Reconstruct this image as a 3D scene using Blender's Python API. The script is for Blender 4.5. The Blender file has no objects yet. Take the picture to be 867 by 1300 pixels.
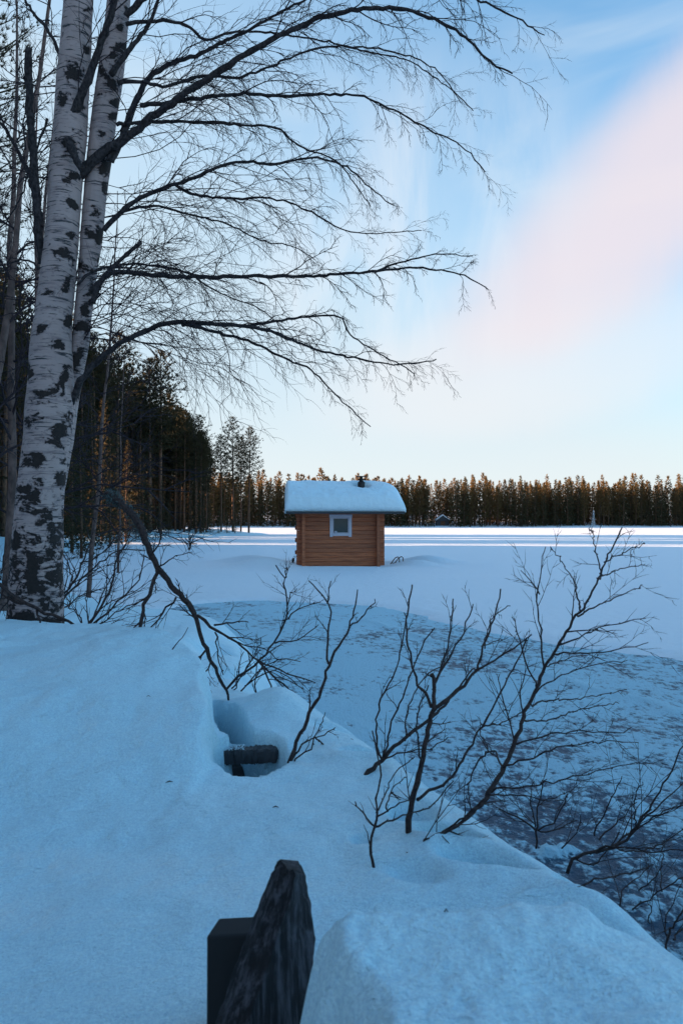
import bpy, math, random
import numpy as np
from mathutils import Vector, Matrix, noise as mnoise
R = math.radians
random.seed(7)
rng = np.random.default_rng(11)
S = bpy.context.scene
COL = S.collection

# ------------------------------------------------------------------ camera
F = 900.0                      # focal length in pixels of the 867 x 1300 photograph
HZ = 664.0                     # row of the horizon
CAMZ = 1.75
PITCH = math.atan((HZ - 650) / F)
cam_d = bpy.data.cameras.new('camera')
cam = bpy.data.objects.new('camera', cam_d); COL.objects.link(cam)
cam.location = (0, 0, CAMZ); cam.rotation_euler = (R(90) + PITCH, 0, 0)
cam_d.sensor_fit = 'VERTICAL'; cam_d.sensor_height = 36; cam_d.lens = F / 1300 * 36
cam_d.clip_start = 0.05; cam_d.clip_end = 6000
cam_d.dof.use_dof = True; cam_d.dof.focus_distance = 9; cam_d.dof.aperture_fstop = 9
S.camera = cam
S.view_settings.view_transform = 'Standard'; S.view_settings.look = 'None'
S.view_settings.exposure = 2.55; S.view_settings.gamma = 1

# ------------------------------------------------------------------ world and sun
SUN_AZ, SUN_EL = R(-82), R(7.0)        # azimuth from the view direction, negative to the left
w = bpy.data.worlds.new('World'); S.world = w; w.use_nodes = True
nt = w.node_tree; nt.nodes.clear()
class G:
    """small node-graph helper"""
    def __init__(s, nt): s.nt = nt
    def n(s, t, **k):
        nd = s.nt.nodes.new(t)
        for a, v in k.items(): setattr(nd, a, v)
        return nd
    def put(s, sock, v):
        if hasattr(v, 'bl_idname') and hasattr(v, 'links'): s.nt.links.new(v, sock)
        else: sock.default_value = v
    def m(s, op, a, b=0.0, c=None, clamp=False):
        nd = s.n('ShaderNodeMath', operation=op, use_clamp=clamp)
        s.put(nd.inputs[0], a); s.put(nd.inputs[1], b)
        if c is not None: s.put(nd.inputs[2], c)
        return nd.outputs[0]
    def ramp(s, v, lo, hi, a=0.0, b=1.0, smooth=True):
        nd = s.n('ShaderNodeMapRange', interpolation_type='SMOOTHSTEP' if smooth else 'LINEAR')
        s.put(nd.inputs[0], v); s.put(nd.inputs[1], lo); s.put(nd.inputs[2], hi); s.put(nd.inputs[3], a); s.put(nd.inputs[4], b)
        return nd.outputs[0]
    def mix(s, f, a, b, blend='MIX'):
        nd = s.n('ShaderNodeMix', data_type='RGBA', blend_type=blend)
        s.put(nd.inputs[0], f)
        s.put(nd.inputs[6], a if not isinstance(a, tuple) else (*a, 1)[:4]); s.put(nd.inputs[7], b if not isinstance(b, tuple) else (*b, 1)[:4])
        return nd.outputs[2]
    def noise(s, vec, scale, detail=4, rough=0.55, dist=0.0):
        nd = s.n('ShaderNodeTexNoise'); nd.inputs['Scale'].default_value = scale
        nd.inputs['Detail'].default_value = detail; nd.inputs['Roughness'].default_value = rough
        nd.inputs['Distortion'].default_value = dist
        if vec is not None: s.nt.links.new(vec, nd.inputs['Vector'])
        return nd.outputs[0]
    def mapv(s, vec, scale=(1, 1, 1), rot=(0, 0, 0), loc=(0, 0, 0)):
        nd = s.n('ShaderNodeMapping'); nd.inputs['Scale'].default_value = scale
        nd.inputs['Rotation'].default_value = rot; nd.inputs['Location'].default_value = loc
        s.nt.links.new(vec, nd.inputs['Vector']); return nd.outputs[0]
g = G(nt)
sky = g.n('ShaderNodeTexSky', sky_type='NISHITA'); sky.sun_disc = False
sky.sun_elevation = SUN_EL; sky.sun_rotation = SUN_AZ % (2 * math.pi)
sky.altitude = 150; sky.air_density = 1.0; sky.dust_density = 0.6; sky.ozone_density = 2.2
tc = g.n('ShaderNodeTexCoord'); sx = g.n('ShaderNodeSeparateXYZ'); nt.links.new(tc.outputs['Generated'], sx.inputs[0])
az = g.m('MULTIPLY', g.m('ARCTAN2', sx.outputs[0], sx.outputs[1]), 57.2958)
el = g.m('MULTIPLY', g.m('ARCSINE', sx.outputs[2]), 57.2958)
base = g.mix(1.0, sky.outputs[0], (0.50, 0.82, 0.92), 'MULTIPLY')
# thin pale veil that thickens to the horizon, and soft wind-drawn clouds
cv = g.n('ShaderNodeCombineXYZ')
nt.links.new(az, cv.inputs[0]); nt.links.new(el, cv.inputs[1])
wv = g.mapv(cv.outputs[0], (0.030, 0.085, 1), (0, 0, R(-38)))
n1 = g.noise(wv, 1.3, 5, 0.5, 0.4)
n2 = g.noise(g.mapv(cv.outputs[0], (0.12, 0.03, 1), (0, 0, R(-35)), (3, 1, 0)), 1.6, 6, 0.6, 0.6)
def blob(a0, e0, sa, se, rot):
    c, s_ = math.cos(R(rot)), math.sin(R(rot))
    da = g.m('SUBTRACT', az, a0); de = g.m('SUBTRACT', el, e0)
    u = g.m('ADD', g.m('MULTIPLY', da, c / sa), g.m('MULTIPLY', de, s_ / sa))
    v = g.m('ADD', g.m('MULTIPLY', da, -s_ / se), g.m('MULTIPLY', de, c / se))
    q = g.m('ADD', g.m('MULTIPLY', u, u), g.m('MULTIPLY', v, v))
    q = g.m('ADD', q, g.m('MULTIPLY', g.m('SUBTRACT', n1, 0.5), 0.9))
    q = g.m('ADD', q, g.m('MULTIPLY', g.m('SUBTRACT', n2, 0.5), 0.7))
    return g.ramp(q, 0.05, 1.65, 1.0, 0.0)
pink = blob(25, 24.0, 18, 6.0, 34)
pink2 = blob(15, 12.0, 16, 4.6, 8)
wisp = g.m('MULTIPLY', blob(7, 20, 15, 12, 20), g.ramp(n2, 0.30, 0.80))
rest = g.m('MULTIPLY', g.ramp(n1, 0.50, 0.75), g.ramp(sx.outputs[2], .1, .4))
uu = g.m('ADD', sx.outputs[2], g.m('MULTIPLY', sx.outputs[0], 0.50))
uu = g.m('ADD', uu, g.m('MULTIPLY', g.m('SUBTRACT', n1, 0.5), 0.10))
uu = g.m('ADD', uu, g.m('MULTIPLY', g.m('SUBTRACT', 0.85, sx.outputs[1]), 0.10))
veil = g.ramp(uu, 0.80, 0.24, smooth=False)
c1 = g.mix(g.m('MULTIPLY', rest, 0.60), base, (1.35, 1.50, 1.62))  # cloud mostly out of view, strengthened to lift ambient light on the snow
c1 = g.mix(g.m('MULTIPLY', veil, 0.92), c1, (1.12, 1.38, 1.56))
c1 = g.mix(g.ramp(sx.outputs[2], 0.28, 0.0, 0.0, 0.75), c1, (1.52, 1.58, 1.57))
c1 = g.mix(g.m('MULTIPLY', wisp, 0.60), c1, (1.55, 1.60, 1.68))
c1 = g.mix(g.m('MULTIPLY', pink2, 0.50), c1, (1.62, 1.56, 1.56))
c1 = g.mix(g.m('MULTIPLY', pink, 0.82), c1, (1.56, 1.36, 1.42))
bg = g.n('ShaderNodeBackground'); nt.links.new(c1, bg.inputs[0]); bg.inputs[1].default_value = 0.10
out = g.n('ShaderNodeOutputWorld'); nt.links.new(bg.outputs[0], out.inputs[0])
sun_l = bpy.data.lights.new('sun', 'SUN'); sun_l.energy = 5.0; sun_l.angle = R(0.9); sun_l.color = (1.0, 0.66, 0.42)
sun_o = bpy.data.objects.new('sun', sun_l); COL.objects.link(sun_o)
sdir = Vector((math.sin(SUN_AZ) * math.cos(SUN_EL), math.cos(SUN_AZ) * math.cos(SUN_EL), math.sin(SUN_EL)))
sun_o.rotation_euler = sdir.to_track_quat('Z', 'Y').to_euler()
sun_o.location = (-30, 20, 40)

# ------------------------------------------------------------------ helpers
def P(px, py, d):
    """pixel of the photograph + forward distance -> world point"""
    x = (px - 433.5) / F * d; y = (650 - py) / F * d
    c, s = math.cos(PITCH), math.sin(PITCH)
    return Vector((x, d * c - y * s, CAMZ + y * c + d * s))
def sm(t, a, b):
    t = np.clip((t - a) / (b - a), 0, 1); return t * t * (3 - 2 * t)
def _h(i, j, seed):
    n = (i.astype(np.int64) * 374761393 + j.astype(np.int64) * 668265263 + seed * 982451653) & 0x7fffffff
    n = ((n ^ (n >> 13)) * 1274126177) & 0x7fffffff
    n = n ^ (n >> 16)
    return (n & 0xffff) / 65535.0
def vn(x, y, seed=0):
    i = np.floor(x); j = np.floor(y); fx = x - i; fy = y - j
    fx = fx * fx * (3 - 2 * fx); fy = fy * fy * (3 - 2 * fy)
    a = _h(i, j, seed); b = _h(i + 1, j, seed); c = _h(i, j + 1, seed); d = _h(i + 1, j + 1, seed)
    return (a + (b - a) * fx) * (1 - fy) + (c + (d - c) * fx) * fy
def fbm(x, y, octv=4, seed=0, gain=0.5):
    s = 0; a = 1; t = 0
    for o in range(octv):
        s = s + a * (vn(x, y, seed + o * 17) - 0.5); t += a; a *= gain
        x, y = x * 1.9 + y * 0.6 + 3.1, y * 1.9 - x * 0.6 + 7.7
    return s / t * 2
def mesh_np(name, verts, faces, smooth=True):
    me = bpy.data.meshes.new(name)
    verts = np.asarray(verts, np.float32); faces = np.asarray(faces, np.int32); k = faces.shape[1]
    me.vertices.add(len(verts)); me.vertices.foreach_set('co', verts.ravel())
    me.loops.add(faces.size); me.loops.foreach_set('vertex_index', faces.ravel())
    me.polygons.add(len(faces)); me.polygons.foreach_set('loop_start', np.arange(0, faces.size, k, dtype=np.int32))
    me.polygons.foreach_set('use_smooth', np.full(len(faces), smooth))
    me.update(calc_edges=True); return me
def obj(name, me, mat=None, parent=None, label=None, cat=None, group=None, kind=None):
    o = bpy.data.objects.new(name, me); COL.objects.link(o)
    if mat is not None and me is not None and not me.materials: me.materials.append(mat)
    if parent is not None: o.parent = parent
    return tag(o, label, cat, group, kind)
def tag(o, label=None, cat=None, group=None, kind=None):
    if label: o['label'] = label
    if cat: o['category'] = cat
    if group: o['group'] = group
    if kind: o['kind'] = kind
    return o
def empty(name, loc, label, cat, group=None, rz=0):
    o = bpy.data.objects.new(name, None); COL.objects.link(o); o.location = loc; o.rotation_euler.z = rz
    o.empty_display_size = 0.2
    return tag(o, label, cat, group)
class MB:
    """collects geometry of mixed quads/tris"""
    def __init__(s): s.v = []; s.f = []
    def tube(s, pts, rad, n=6, cap=True):
        k = len(pts); b0 = len(s.v); up = Vector((0.13, 0.21, 0.97))
        prev = None
        for i in range(k):
            t = (pts[min(i + 1, k - 1)] - pts[max(i - 1, 0)])
            if t.length < 1e-9: t = Vector((0, 0, 1))
            t.normalize()
            if prev is None:
                a = t.orthogonal().normalized() if abs(t.dot(up)) > .95 else t.cross(up).normalized()
            else:
                a = (prev - t * prev.dot(t))
                a = a.normalized() if a.length > 1e-6 else t.orthogonal().normalized()
            prev = a; b = t.cross(a)
            r = rad[i]
            for j in range(n):
                q = 2 * math.pi * j / n
                s.v.append(pts[i] + a * (math.cos(q) * r) + b * (math.sin(q) * r))
        for i in range(k - 1):
            for j in range(n):
                j2 = (j + 1) % n
                s.f.append((b0 + i * n + j, b0 + i * n + j2, b0 + (i + 1) * n + j2, b0 + (i + 1) * n + j))
        if cap and n > 3:
            s.f.append(tuple(b0 + j for j in reversed(range(n)))); s.f.append(tuple(b0 + (k - 1) * n + j for j in range(n)))
    def tri(s, a, b, c):
        k = len(s.v); s.v += [a, b, c]; s.f.append((k, k + 1, k + 2))
    def box(s, x0, x1, y0, y1, z0, z1, bev=0.0):
        if bev <= 0:
            k = len(s.v)
            for z in (z0, z1):
                s.v += [Vector((x0, y0, z)), Vector((x1, y0, z)), Vector((x1, y1, z)), Vector((x0, y1, z))]
            for f in ((0, 3, 2, 1), (4, 5, 6, 7), (0, 1, 5, 4), (1, 2, 6, 5), (2, 3, 7, 6), (3, 0, 4, 7)):
                s.f.append(tuple(k + q for q in f))
        else:       # prism along x with chamfered long edges
            k = len(s.v)
            prof = [(y0 + bev, z0), (y1 - bev, z0), (y1, z0 + bev), (y1, z1 - bev), (y1 - bev, z1), (y0 + bev, z1), (y0, z1 - bev), (y0, z0 + bev)]
            for x in (x0, x1):
                for (y, z) in prof: s.v.append(Vector((x, y, z)))
            for j in range(8):
                j2 = (j + 1) % 8; s.f.append((k + j, k + j2, k + 8 + j2, k + 8 + j))
            s.f.append(tuple(k + j for j in reversed(range(8)))); s.f.append(tuple(k + 8 + j for j in range(8)))
    def mesh(s, name, smooth=True, origin=None):
        me = bpy.data.meshes.new(name)
        vs = [(v - origin)[:] if origin is not None else v[:] for v in s.v]
        me.from_pydata(vs, [], s.f); me.update()
        if smooth: me.polygons.foreach_set('use_smooth', [True] * len(me.polygons))
        return me

# ------------------------------------------------------------------ materials
def mat(name):
    m = bpy.data.materials.new(name); m.use_nodes = True
    t = m.node_tree; t.nodes.clear(); gg = G(t)
    b = gg.n('ShaderNodeBsdfPrincipled'); o = gg.n('ShaderNodeOutputMaterial'); t.links.new(b.outputs[0], o.inputs[0])
    gg.b = b; gg.o = o; gg.tc = gg.n('ShaderNodeTexCoord').outputs['Object']
    gg.pos = gg.n('ShaderNodeNewGeometry').outputs['Position']
    def bump(h, strength, dist, normal=None):
        nd = gg.n('ShaderNodeBump'); nd.inputs['Strength'].default_value = strength; nd.inputs['Distance'].default_value = dist
        t.links.new(h, nd.inputs['Height'])
        if normal is not None: t.links.new(normal, nd.inputs['Normal'])
        return nd.outputs[0]
    gg.bump = bump
    def setc(c): gg.put(b.inputs['Base Color'], c if not isinstance(c, tuple) else (*c, 1))
    gg.setc = setc
    return m, gg
def m_snow(name, col_a, col_b, grain=0.004):
    m, q = mat(name)
    n = q.noise(q.pos, 1.7, 4); cc = q.mix(n, col_a, col_b)
    sp = q.ramp(q.noise(q.pos, 150, 4, .85), .38, .62); q.setc(q.mix(sp, q.mix(1.0, cc, (.76, .80, .86), 'MULTIPLY'), cc))
    q.b.inputs['Roughness'].default_value = 0.62; q.b.inputs['Specular IOR Level'].default_value = 0.25
    nb = q.bump(q.noise(q.mapv(q.pos, (1.0, 1.6, 1), (0, 0, .5)), 5.0, 5, 0.55, .2), 0.8, 0.06)
    nb = q.bump(q.noise(q.pos, 60, 4, 0.7), 0.8, 0.008, nb)
    nb = q.bump(q.noise(q.pos, 230, 3, 0.75), 1.0, grain, nb)
    q.nt.links.new(nb, q.b.inputs['Normal']); return m
M = {}
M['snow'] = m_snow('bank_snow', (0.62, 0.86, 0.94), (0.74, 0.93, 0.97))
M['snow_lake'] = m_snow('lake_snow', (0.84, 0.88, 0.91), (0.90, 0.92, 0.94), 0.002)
M['snow_roof'] = m_snow('roof_snow', (0.76, 0.91, 0.95), (0.84, 0.94, 0.97))
def m_ice():
    m, q = mat('frosted_ice')
    n = q.noise(q.mapv(q.pos, (1, 1, 0.4)), 40, 4, 0.62); n2 = q.noise(q.pos, 1.1, 3); n3 = q.noise(q.pos, 120, 3, 0.7)
    at = q.n('ShaderNodeAttribute', attribute_name='frost').outputs['Fac']
    k = q.m('ADD', q.m('MULTIPLY', at, 0.75), q.m('MULTIPLY', q.m('ADD', n, q.m('MULTIPLY', q.m('SUBTRACT', n3, .5), .5)), 0.7))
    k = q.m('ADD', k, q.m('MULTIPLY', q.m('SUBTRACT', n2, 0.5), 0.65))
    k = q.m('ADD', k, q.m('MULTIPLY', q.m('SUBTRACT', q.noise(q.pos, 13, 5, .8), 0.5), 0.80))
    f = q.ramp(k, 0.44, 0.80)
    q.setc(q.mix(f, (0.035, 0.090, 0.15), (0.50, 0.76, 0.88)))
    q.put(q.b.inputs['Roughness'], q.ramp(f, 0, 1, 0.5, 0.75))
    q.b.inputs['Specular IOR Level'].default_value = 0.2
    nb = q.bump(n, 1.0, 0.035); nb = q.bump(n3, 0.9, 0.010, nb)
    q.nt.links.new(nb, q.b.inputs['Normal']); return m
M['ice'] = m_ice()
def m_birch():
    m, q = mat('birch_bark')
    p = q.mapv(q.tc, (1, 1, 1))
    lent = q.noise(q.mapv(q.tc, (7, 7, 75)), 1.0, 4, 0.6)
    patch = q.noise(q.mapv(q.tc, (10, 10, 17)), 1.0, 5, 0.62, 0.6)
    soft = q.noise(q.mapv(q.tc, (3, 3, 6)), 1.0, 4)
    at = q.n('ShaderNodeAttribute', attribute_name='scar').outputs['Fac']
    white = q.mix(soft, (0.25, 0.175, 0.165), (0.52, 0.39, 0.37))
    white = q.mix(q.ramp(q.noise(q.mapv(q.tc, (4, 4, 40)), 1.0, 5, .65), .5, .75), white, (0.17, 0.12, 0.13))
    white = q.mix(q.ramp(lent, 0.56, 0.63), white, (0.05, 0.045, 0.05))
    k = q.m('ADD', q.m('MULTIPLY', at, .80), q.m('MULTIPLY', q.m('SUBTRACT', patch, 0.5), 2.5))
    k = q.m('ADD', k, q.m('MULTIPLY', q.m('SUBTRACT', q.noise(q.mapv(q.tc, (38, 38, 60)), 1.0, 4, .65), .5), .9))
    f = q.ramp(k, 0.42, 0.54)
    halo = q.m('MULTIPLY', q.ramp(k, 0.18, 0.48), .65)
    white = q.mix(halo, white, (0.13, 0.095, 0.10))
    dark = q.mix(q.noise(q.tc, 60, 4), (0.010, 0.008, 0.008), (0.042, 0.030, 0.028))
    q.setc(q.mix(f, white, dark)); q.b.inputs['Roughness'].default_value = 0.75
    q.b.inputs['Specular IOR Level'].default_value = 0.2
    nb = q.bump(f, 0.9, 0.012); nb = q.bump(q.noise(q.mapv(q.tc, (30, 30, 60)), 1.0, 5, .7), 0.6, 0.006, nb)
    q.nt.links.new(nb, q.b.inputs['Normal']); return m
M['birch'] = m_birch()
def m_bark(name, a, b, sc=(40, 40, 12), rough=0.85):
    m, q = mat(name)
    n = q.noise(q.mapv(q.tc, sc), 1.0, 4, 0.6); q.setc(q.mix(q.ramp(n, .3, .7), a, b))
    q.b.inputs['Roughness'].default_value = rough; q.b.inputs['Specular IOR Level'].default_value = 0.15
    q.nt.links.new(q.bump(n, 0.8, 0.006), q.b.inputs['Normal']); return m
M['limb'] = m_bark('birch_limb_bark', (0.014, 0.012, 0.013), (0.060, 0.048, 0.050), (60, 60, 40))
M['twig'] = m_bark('birch_twig_bark', (0.020, 0.014, 0.018), (0.045, 0.030, 0.034))
M['shrub'] = m_bark('shrub_bark', (0.022, 0.015, 0.016), (0.062, 0.040, 0.036), (80, 80, 80), 0.7)
M['moss'] = m_bark('mossy_bark', (0.03, 0.045, 0.045), (0.11, 0.13, 0.13), (50, 50, 50))
M['pinebark'] = m_bark('pine_bark', (0.05, 0.032, 0.024), (0.17, 0.085, 0.05), (9, 9, 2.5))
M['farbark'] = m_bark('pale_thin_trunk_bark', (0.07, 0.045, 0.04), (0.18, 0.11, 0.095), (9, 9, 5))
def m_needle(name, a, b, tr=(0.08, 0.06, 0.025)):
    m, q = mat(name)
    n = q.noise(q.tc, 0.9, 3); oi = q.n('ShaderNodeObjectInfo').outputs['Random']
    q.setc(q.mix(q.m('ADD', q.m('MULTIPLY', n, .6), q.m('MULTIPLY', oi, .4)), a, b))
    q.b.inputs['Roughness'].default_value = 0.7; q.b.inputs['Specular IOR Level'].default_value = 0.15
    t = q.n('ShaderNodeBsdfTranslucent'); t.inputs[0].default_value = (*tr, 1)
    mx = q.n('ShaderNodeMixShader'); mx.inputs[0].default_value = 0.30
    q.nt.links.new(q.b.outputs[0], mx.inputs[1]); q.nt.links.new(t.outputs[0], mx.inputs[2]); q.nt.links.new(mx.outputs[0], q.o.inputs[0])
    return m
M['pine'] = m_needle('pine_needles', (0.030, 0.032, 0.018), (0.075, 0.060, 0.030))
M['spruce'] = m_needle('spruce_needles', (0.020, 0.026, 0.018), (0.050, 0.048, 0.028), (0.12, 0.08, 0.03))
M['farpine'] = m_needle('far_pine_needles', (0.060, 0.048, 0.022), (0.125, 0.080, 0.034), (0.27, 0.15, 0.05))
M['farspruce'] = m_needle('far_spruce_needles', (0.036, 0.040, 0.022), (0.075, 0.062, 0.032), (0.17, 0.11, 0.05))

# ------------------------------------------------------------------ ground: polar sheets with real relief
PX, PY = 0.0, -1.2                         # pole of the sheets
def sdist(X, Y, poly):
    """signed distance to a polyline, positive on its left when walking along it"""
    best = np.full(X.shape, 1e9); sg = np.ones(X.shape)
    for (ax, ay), (bx, by) in zip(poly[:-1], poly[1:]):
        dx, dy = bx - ax, by - ay; L = dx * dx + dy * dy
        t = np.clip(((X - ax) * dx + (Y - ay) * dy) / L, 0, 1)
        ex, ey = X - ax - t * dx, Y - ay - t * dy
        d = np.sqrt(ex * ex + ey * ey); s = np.sign(dx * (Y - ay) - dy * (X - ax))
        m = d < best - 1e-7; best = np.where(m, d, best); sg = np.where(m, s, sg)
    return best * sg
SHORE = [(12, -20), (3.2, -3.0), (1.45, 0.2), (.90, 1.25), (.56, 2.1), (.27, 2.75), (-.10, 3.6), (-.46, 4.5), (-.80, 6.3), (-1.3, 8.6), (-2.3, 11.5),
         (-4.2, 14.0), (-8, 19), (-13, 30), (-18, 50), (-20, 70), (-15, 88), (-11, 104), (-12, 112), (-22, 118), (-60, 124), (-150, 122), (-400, 110)]
ICE = [(60, -2), (20, 3.2), (9, 6.2), (5.6, 8.0), (4.3, 8.8), (3.2, 10.2), (2.15, 11.4), (1.1, 13.6), (.1, 15.0), (-1.6, 15.9), (-3.2, 15.0), (-6.0, 12.0), (-12, 8)]
def gs(X, Y, x, y, sx, sy, rot=0.0):
    c, s = math.cos(rot), math.sin(rot); u = ((X - x) * c + (Y - y) * s) / sx; v = (-(X - x) * s + (Y - y) * c) / sy
    return np.exp(-(u * u + v * v))
def bank_h(X, Y):
    s = sdist(X, Y, SHORE) + 0.05 * fbm(X * 1.1, Y * 1.1, 3, 5) * sm(Y, 1, 4)
    far = sm(Y, 5, 16)
    steep = 0.90 * sm(s, -.50, .22) ** 0.9 - 0.30 * (1 - sm(s, -.60, -.35))
    gentle = -0.15 + 0.30 * sm(s, -1.2, 1.6) + 0.65 * sm(s, 1.0, 9)
    mid = sm(Y, 3.2, 5.2)
    steep = steep * (1 - 0.32 * mid)
    h = steep * (1 - far) + gentle * far
    h = h + 0.9 * sm(s, 10, 60) * far
    # gentle rolling
    h = h + 0.035 * fbm(X * .9 + 4, Y * .9, 4, 21) * sm(s, -.1, .5) + 0.010 * fbm(X * 5, Y * 5, 3, 33) * sm(s, -.1, .2)
    # big cushion at the foot of the birch, its right side breaking off steeply
    e = np.interp(Y, [2.1, 2.45, 2.8, 3.1, 3.4, 3.9, 4.5], [-.44, -.43, -.475, -.535, -.64, -.88, -1.12]) + 0.03 * fbm(Y * 6, X * 2, 3, 8)
    wd = np.interp(Y, [2.3, 3.2, 4.2], [.05, .09, .45])
    mound = (.45 * sm(Y, 2.15, 2.75) + .55 * sm(Y, 2.4, 3.85)) * (1 - sm((X - e) / wd, -1, 0)) * (1 - .8 * sm(Y, 4.0, 6.6))
    h = h + mound * (.31 + .20 * mid) * (1 + 0.06 * fbm(X * 2, Y * 2, 3, 2))
    h = h - .07 * gs(X, Y, -.95, 1.75, .6, .5) + .05 * gs(X, Y, -1.0, 3.3, .35, .5)
    # trench with the log
    wob = .10 * fbm(X * 14, Y * 12, 3, 67)
    h = h - 0.42 * sm(gs(X, Y, -.338, 2.64, .150, .25, .15) + wob, .34, .60)
    h = h - 0.34 * sm(gs(X, Y, -.490, 3.10, .065, .42, .33) + wob, .32, .62)
    h = h + 0.10 * gs(X, Y, -.30, 3.25, .13, .25, .3) + .012 * fbm(X * 9, Y * 7, 4, 66) * sm(Y, 1.2, 2)
    # hollows round the stems, footprints
    for (x, y, a, b, r, d) in ((.30, 1.95, .075, .045, -.3, .15), (.36, 1.80, .10, .045, -.4, .12), (.21, 2.10, .06, .06, 0, .10), (.57, 1.66, .06, .035, -.5, .12),
                               (.10, 2.66, .09, .05, 0, .09), (.06, 1.94, .03, .03, 0, .03), (-.17, 2.72, .06, .06, 0, .03), (.52, 1.5, .09, .04, -.2, .03), (.18, 1.75, .07, .04, -.4, .03),
                               (-.02, 2.95, .10, .05, -.3, .03), (.22, 2.32, .09, .05, .4, .02), (-.75, 5.4, .25, .2, 0, .07), (-1.15, 6.5, .2, .3, 0, .08)):
        h = h - d * sm(gs(X, Y, x, y, a * 1.15, b * 1.15, r) + .10 * fbm(X * 12, Y * 12, 2, 5) * gs(X, Y, x, y, a, b, r), .15, .85) + d * .25 * gs(X, Y, x, y - .05, a * 1.8, b * 1.7, r)
    # heap in front of the camera, cut off steeply on its left and far side
    ex = .012 + .07 * fbm(Y * 7, X * 6, 4, 41, .6) + .15 * (0.95 - Y)
    ey = 1.00 + 0.05 * fbm(X * 8, Y * 2 + 2, 4, 44, .6) - .10 * sm(X, .25, .7)
    heap = sm((X - ex) / .11, -1, .12) ** .8 * (1 - sm((Y - ey) / .10, -.7, .6)) * sm(Y, -1.6, -.6)
    top = 1.235 + .02 * gs(X, Y, .03, .95, .07, .06) + 0.015 * fbm(X * 4, Y * 4, 4, 51) + 0.018 * fbm(X * 9, Y * 10, 5, 52, .6) - 0.17 * sm(X, .28, .75) 
    h = np.where(heap > 0, h + heap * np.maximum(top - h, 0), h)
    return h
def polar(th, r):
    T, RR = np.meshgrid(th, r); return PX + np.sin(T) * RR, PY + np.cos(T) * RR
def grid_faces(nr, nt_, keep=None):
    i = np.arange(nr - 1)[:, None] * nt_ + np.arange(nt_ - 1)[None, :]
    f = np.stack([i, i + 1, i + nt_ + 1, i + nt_], -1).reshape(-1, 4)
    return f if keep is None else f[keep.reshape(-1)[:]]
def sheet(name, X, Y, Z, material, keepv=None, kind='structure', attr=None, **k):
    nr, nt_ = X.shape
    f = grid_faces(nr, nt_); V = np.stack([X, Y, Z], -1).reshape(-1, 3)
    if keepv is not None:
        kv = keepv.reshape(-1); f = f[kv[f].any(1)]
    u, inv = np.unique(f, return_inverse=True); V = V[u]; f = inv.reshape(f.shape)
    me = mesh_np(name, V, f[:, ::-1])
    if attr is not None:
        a = me.attributes.new('frost', 'FLOAT', 'POINT'); a.data.foreach_set('value', attr.reshape(-1)[u].astype(np.float32))
    return obj(name, me, material, kind=kind, **k)
TH = np.concatenate([np.radians(np.linspace(-180, -40, 60)), np.radians(np.linspace(-38, -28, 24)), np.radians(np.linspace(-27.6, 27.6, 440)), np.radians(np.linspace(28, 38, 24)), np.radians(np.linspace(40, 180, 60))])
RD = np.concatenate([np.geomspace(.12, 1.4, 30)[:-1], np.geomspace(1.4, 8, 460), np.geomspace(8.05, 420, 190)[1:]])
X, Y = polar(TH, RD); Z = bank_h(X, Y)
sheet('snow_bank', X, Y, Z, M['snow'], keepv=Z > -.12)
def lake_h(X, Y):
    s = -sdist(X, Y, ICE)
    s = s + .35 * fbm(X * .8, Y * .8, 4, 61)
    h = -.09 + .15 * sm(s, -.30, .55)
    h = h + .03 * fbm(X * .25, Y * .5, 4, 63) * sm(s, .3, 3) * (1 - .5 * sm(Y, 60, 200))
    # drifts round the cabin
    h = h + .07 * gs(X, Y, -.2, 26.6, 3.2, .8) + .40 * gs(X, Y, -3.0, 28.0, 1.1, .9, .3) + .30 * gs(X, Y, 2.9, 27.9, 1.0, .7, -.4)
    h = h - .30 * gs(X, Y, -2.55, 29.3, .9, .8) - .28 * gs(X, Y, 2.6, 29.2, .9, .8) - .10 * gs(X, Y, .4, 27.6, 2.2, .35) + .34 * gs(X, Y, 3.6, 30.3, 1.2, .6) + .3 * gs(X, Y, -4, 31, 1.2, .7)
    return h, s
ROFF = np.concatenate([np.geomspace(5, 60, 280), np.geomspace(60.5, 420, 110), np.geomspace(430, 4000, 20)])
TL = np.concatenate([np.radians(np.linspace(-180, -40, 40)), np.radians(np.linspace(-38, 38, 260)), np.radians(np.linspace(40, 180, 40))])
X, Y = polar(TL, ROFF); Z, s = lake_h(X, Y)
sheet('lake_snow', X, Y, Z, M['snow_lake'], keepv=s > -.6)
TI = np.radians(np.linspace(-29, 62, 600)); RI = np.geomspace(2.4, 19, 420)
X, Y = polar(TI, RI)
c1_ = fbm(X * 13, Y * 12, 5, 71, .72); c2_ = fbm(X * 33, Y * 33, 2, 74); c0_ = fbm(X * .8, Y * .8, 3, 77)
fr = np.clip(.5 + .75 * c1_ + .35 * c2_ + .5 * c0_, 0, 1)
ridge = sdist(X, Y, [(.4, 12.6), (1.5, 10.4), (2.3, 8.2), (3.1, 6.6), (4.6, 5.2), (8, 3.6)])
rg = np.exp(-((ridge + .1 * fbm(X * 2, Y * 2, 2, 3)) / .10) ** 2)
dist = sm(Y - X * .35, 2.2, 7.5)
plate = gs(X + .05 * c1_, Y + .05 * c2_, 1.16, 3.80, .09, .05, .3) ** .5
Z = .004 + .018 * (fr ** 1.3 - .3) * (1 - .45 * dist) + .03 * rg + .02 * c0_ + .03 * sm(plate, .4, .7)
fr = np.clip(fr * .95 - .40 + .58 * dist + .25 * rg + sm(plate, .35, .6), 0, 1)
sheet('lake_ice', X, Y, Z, M['ice'], attr=fr)
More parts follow.
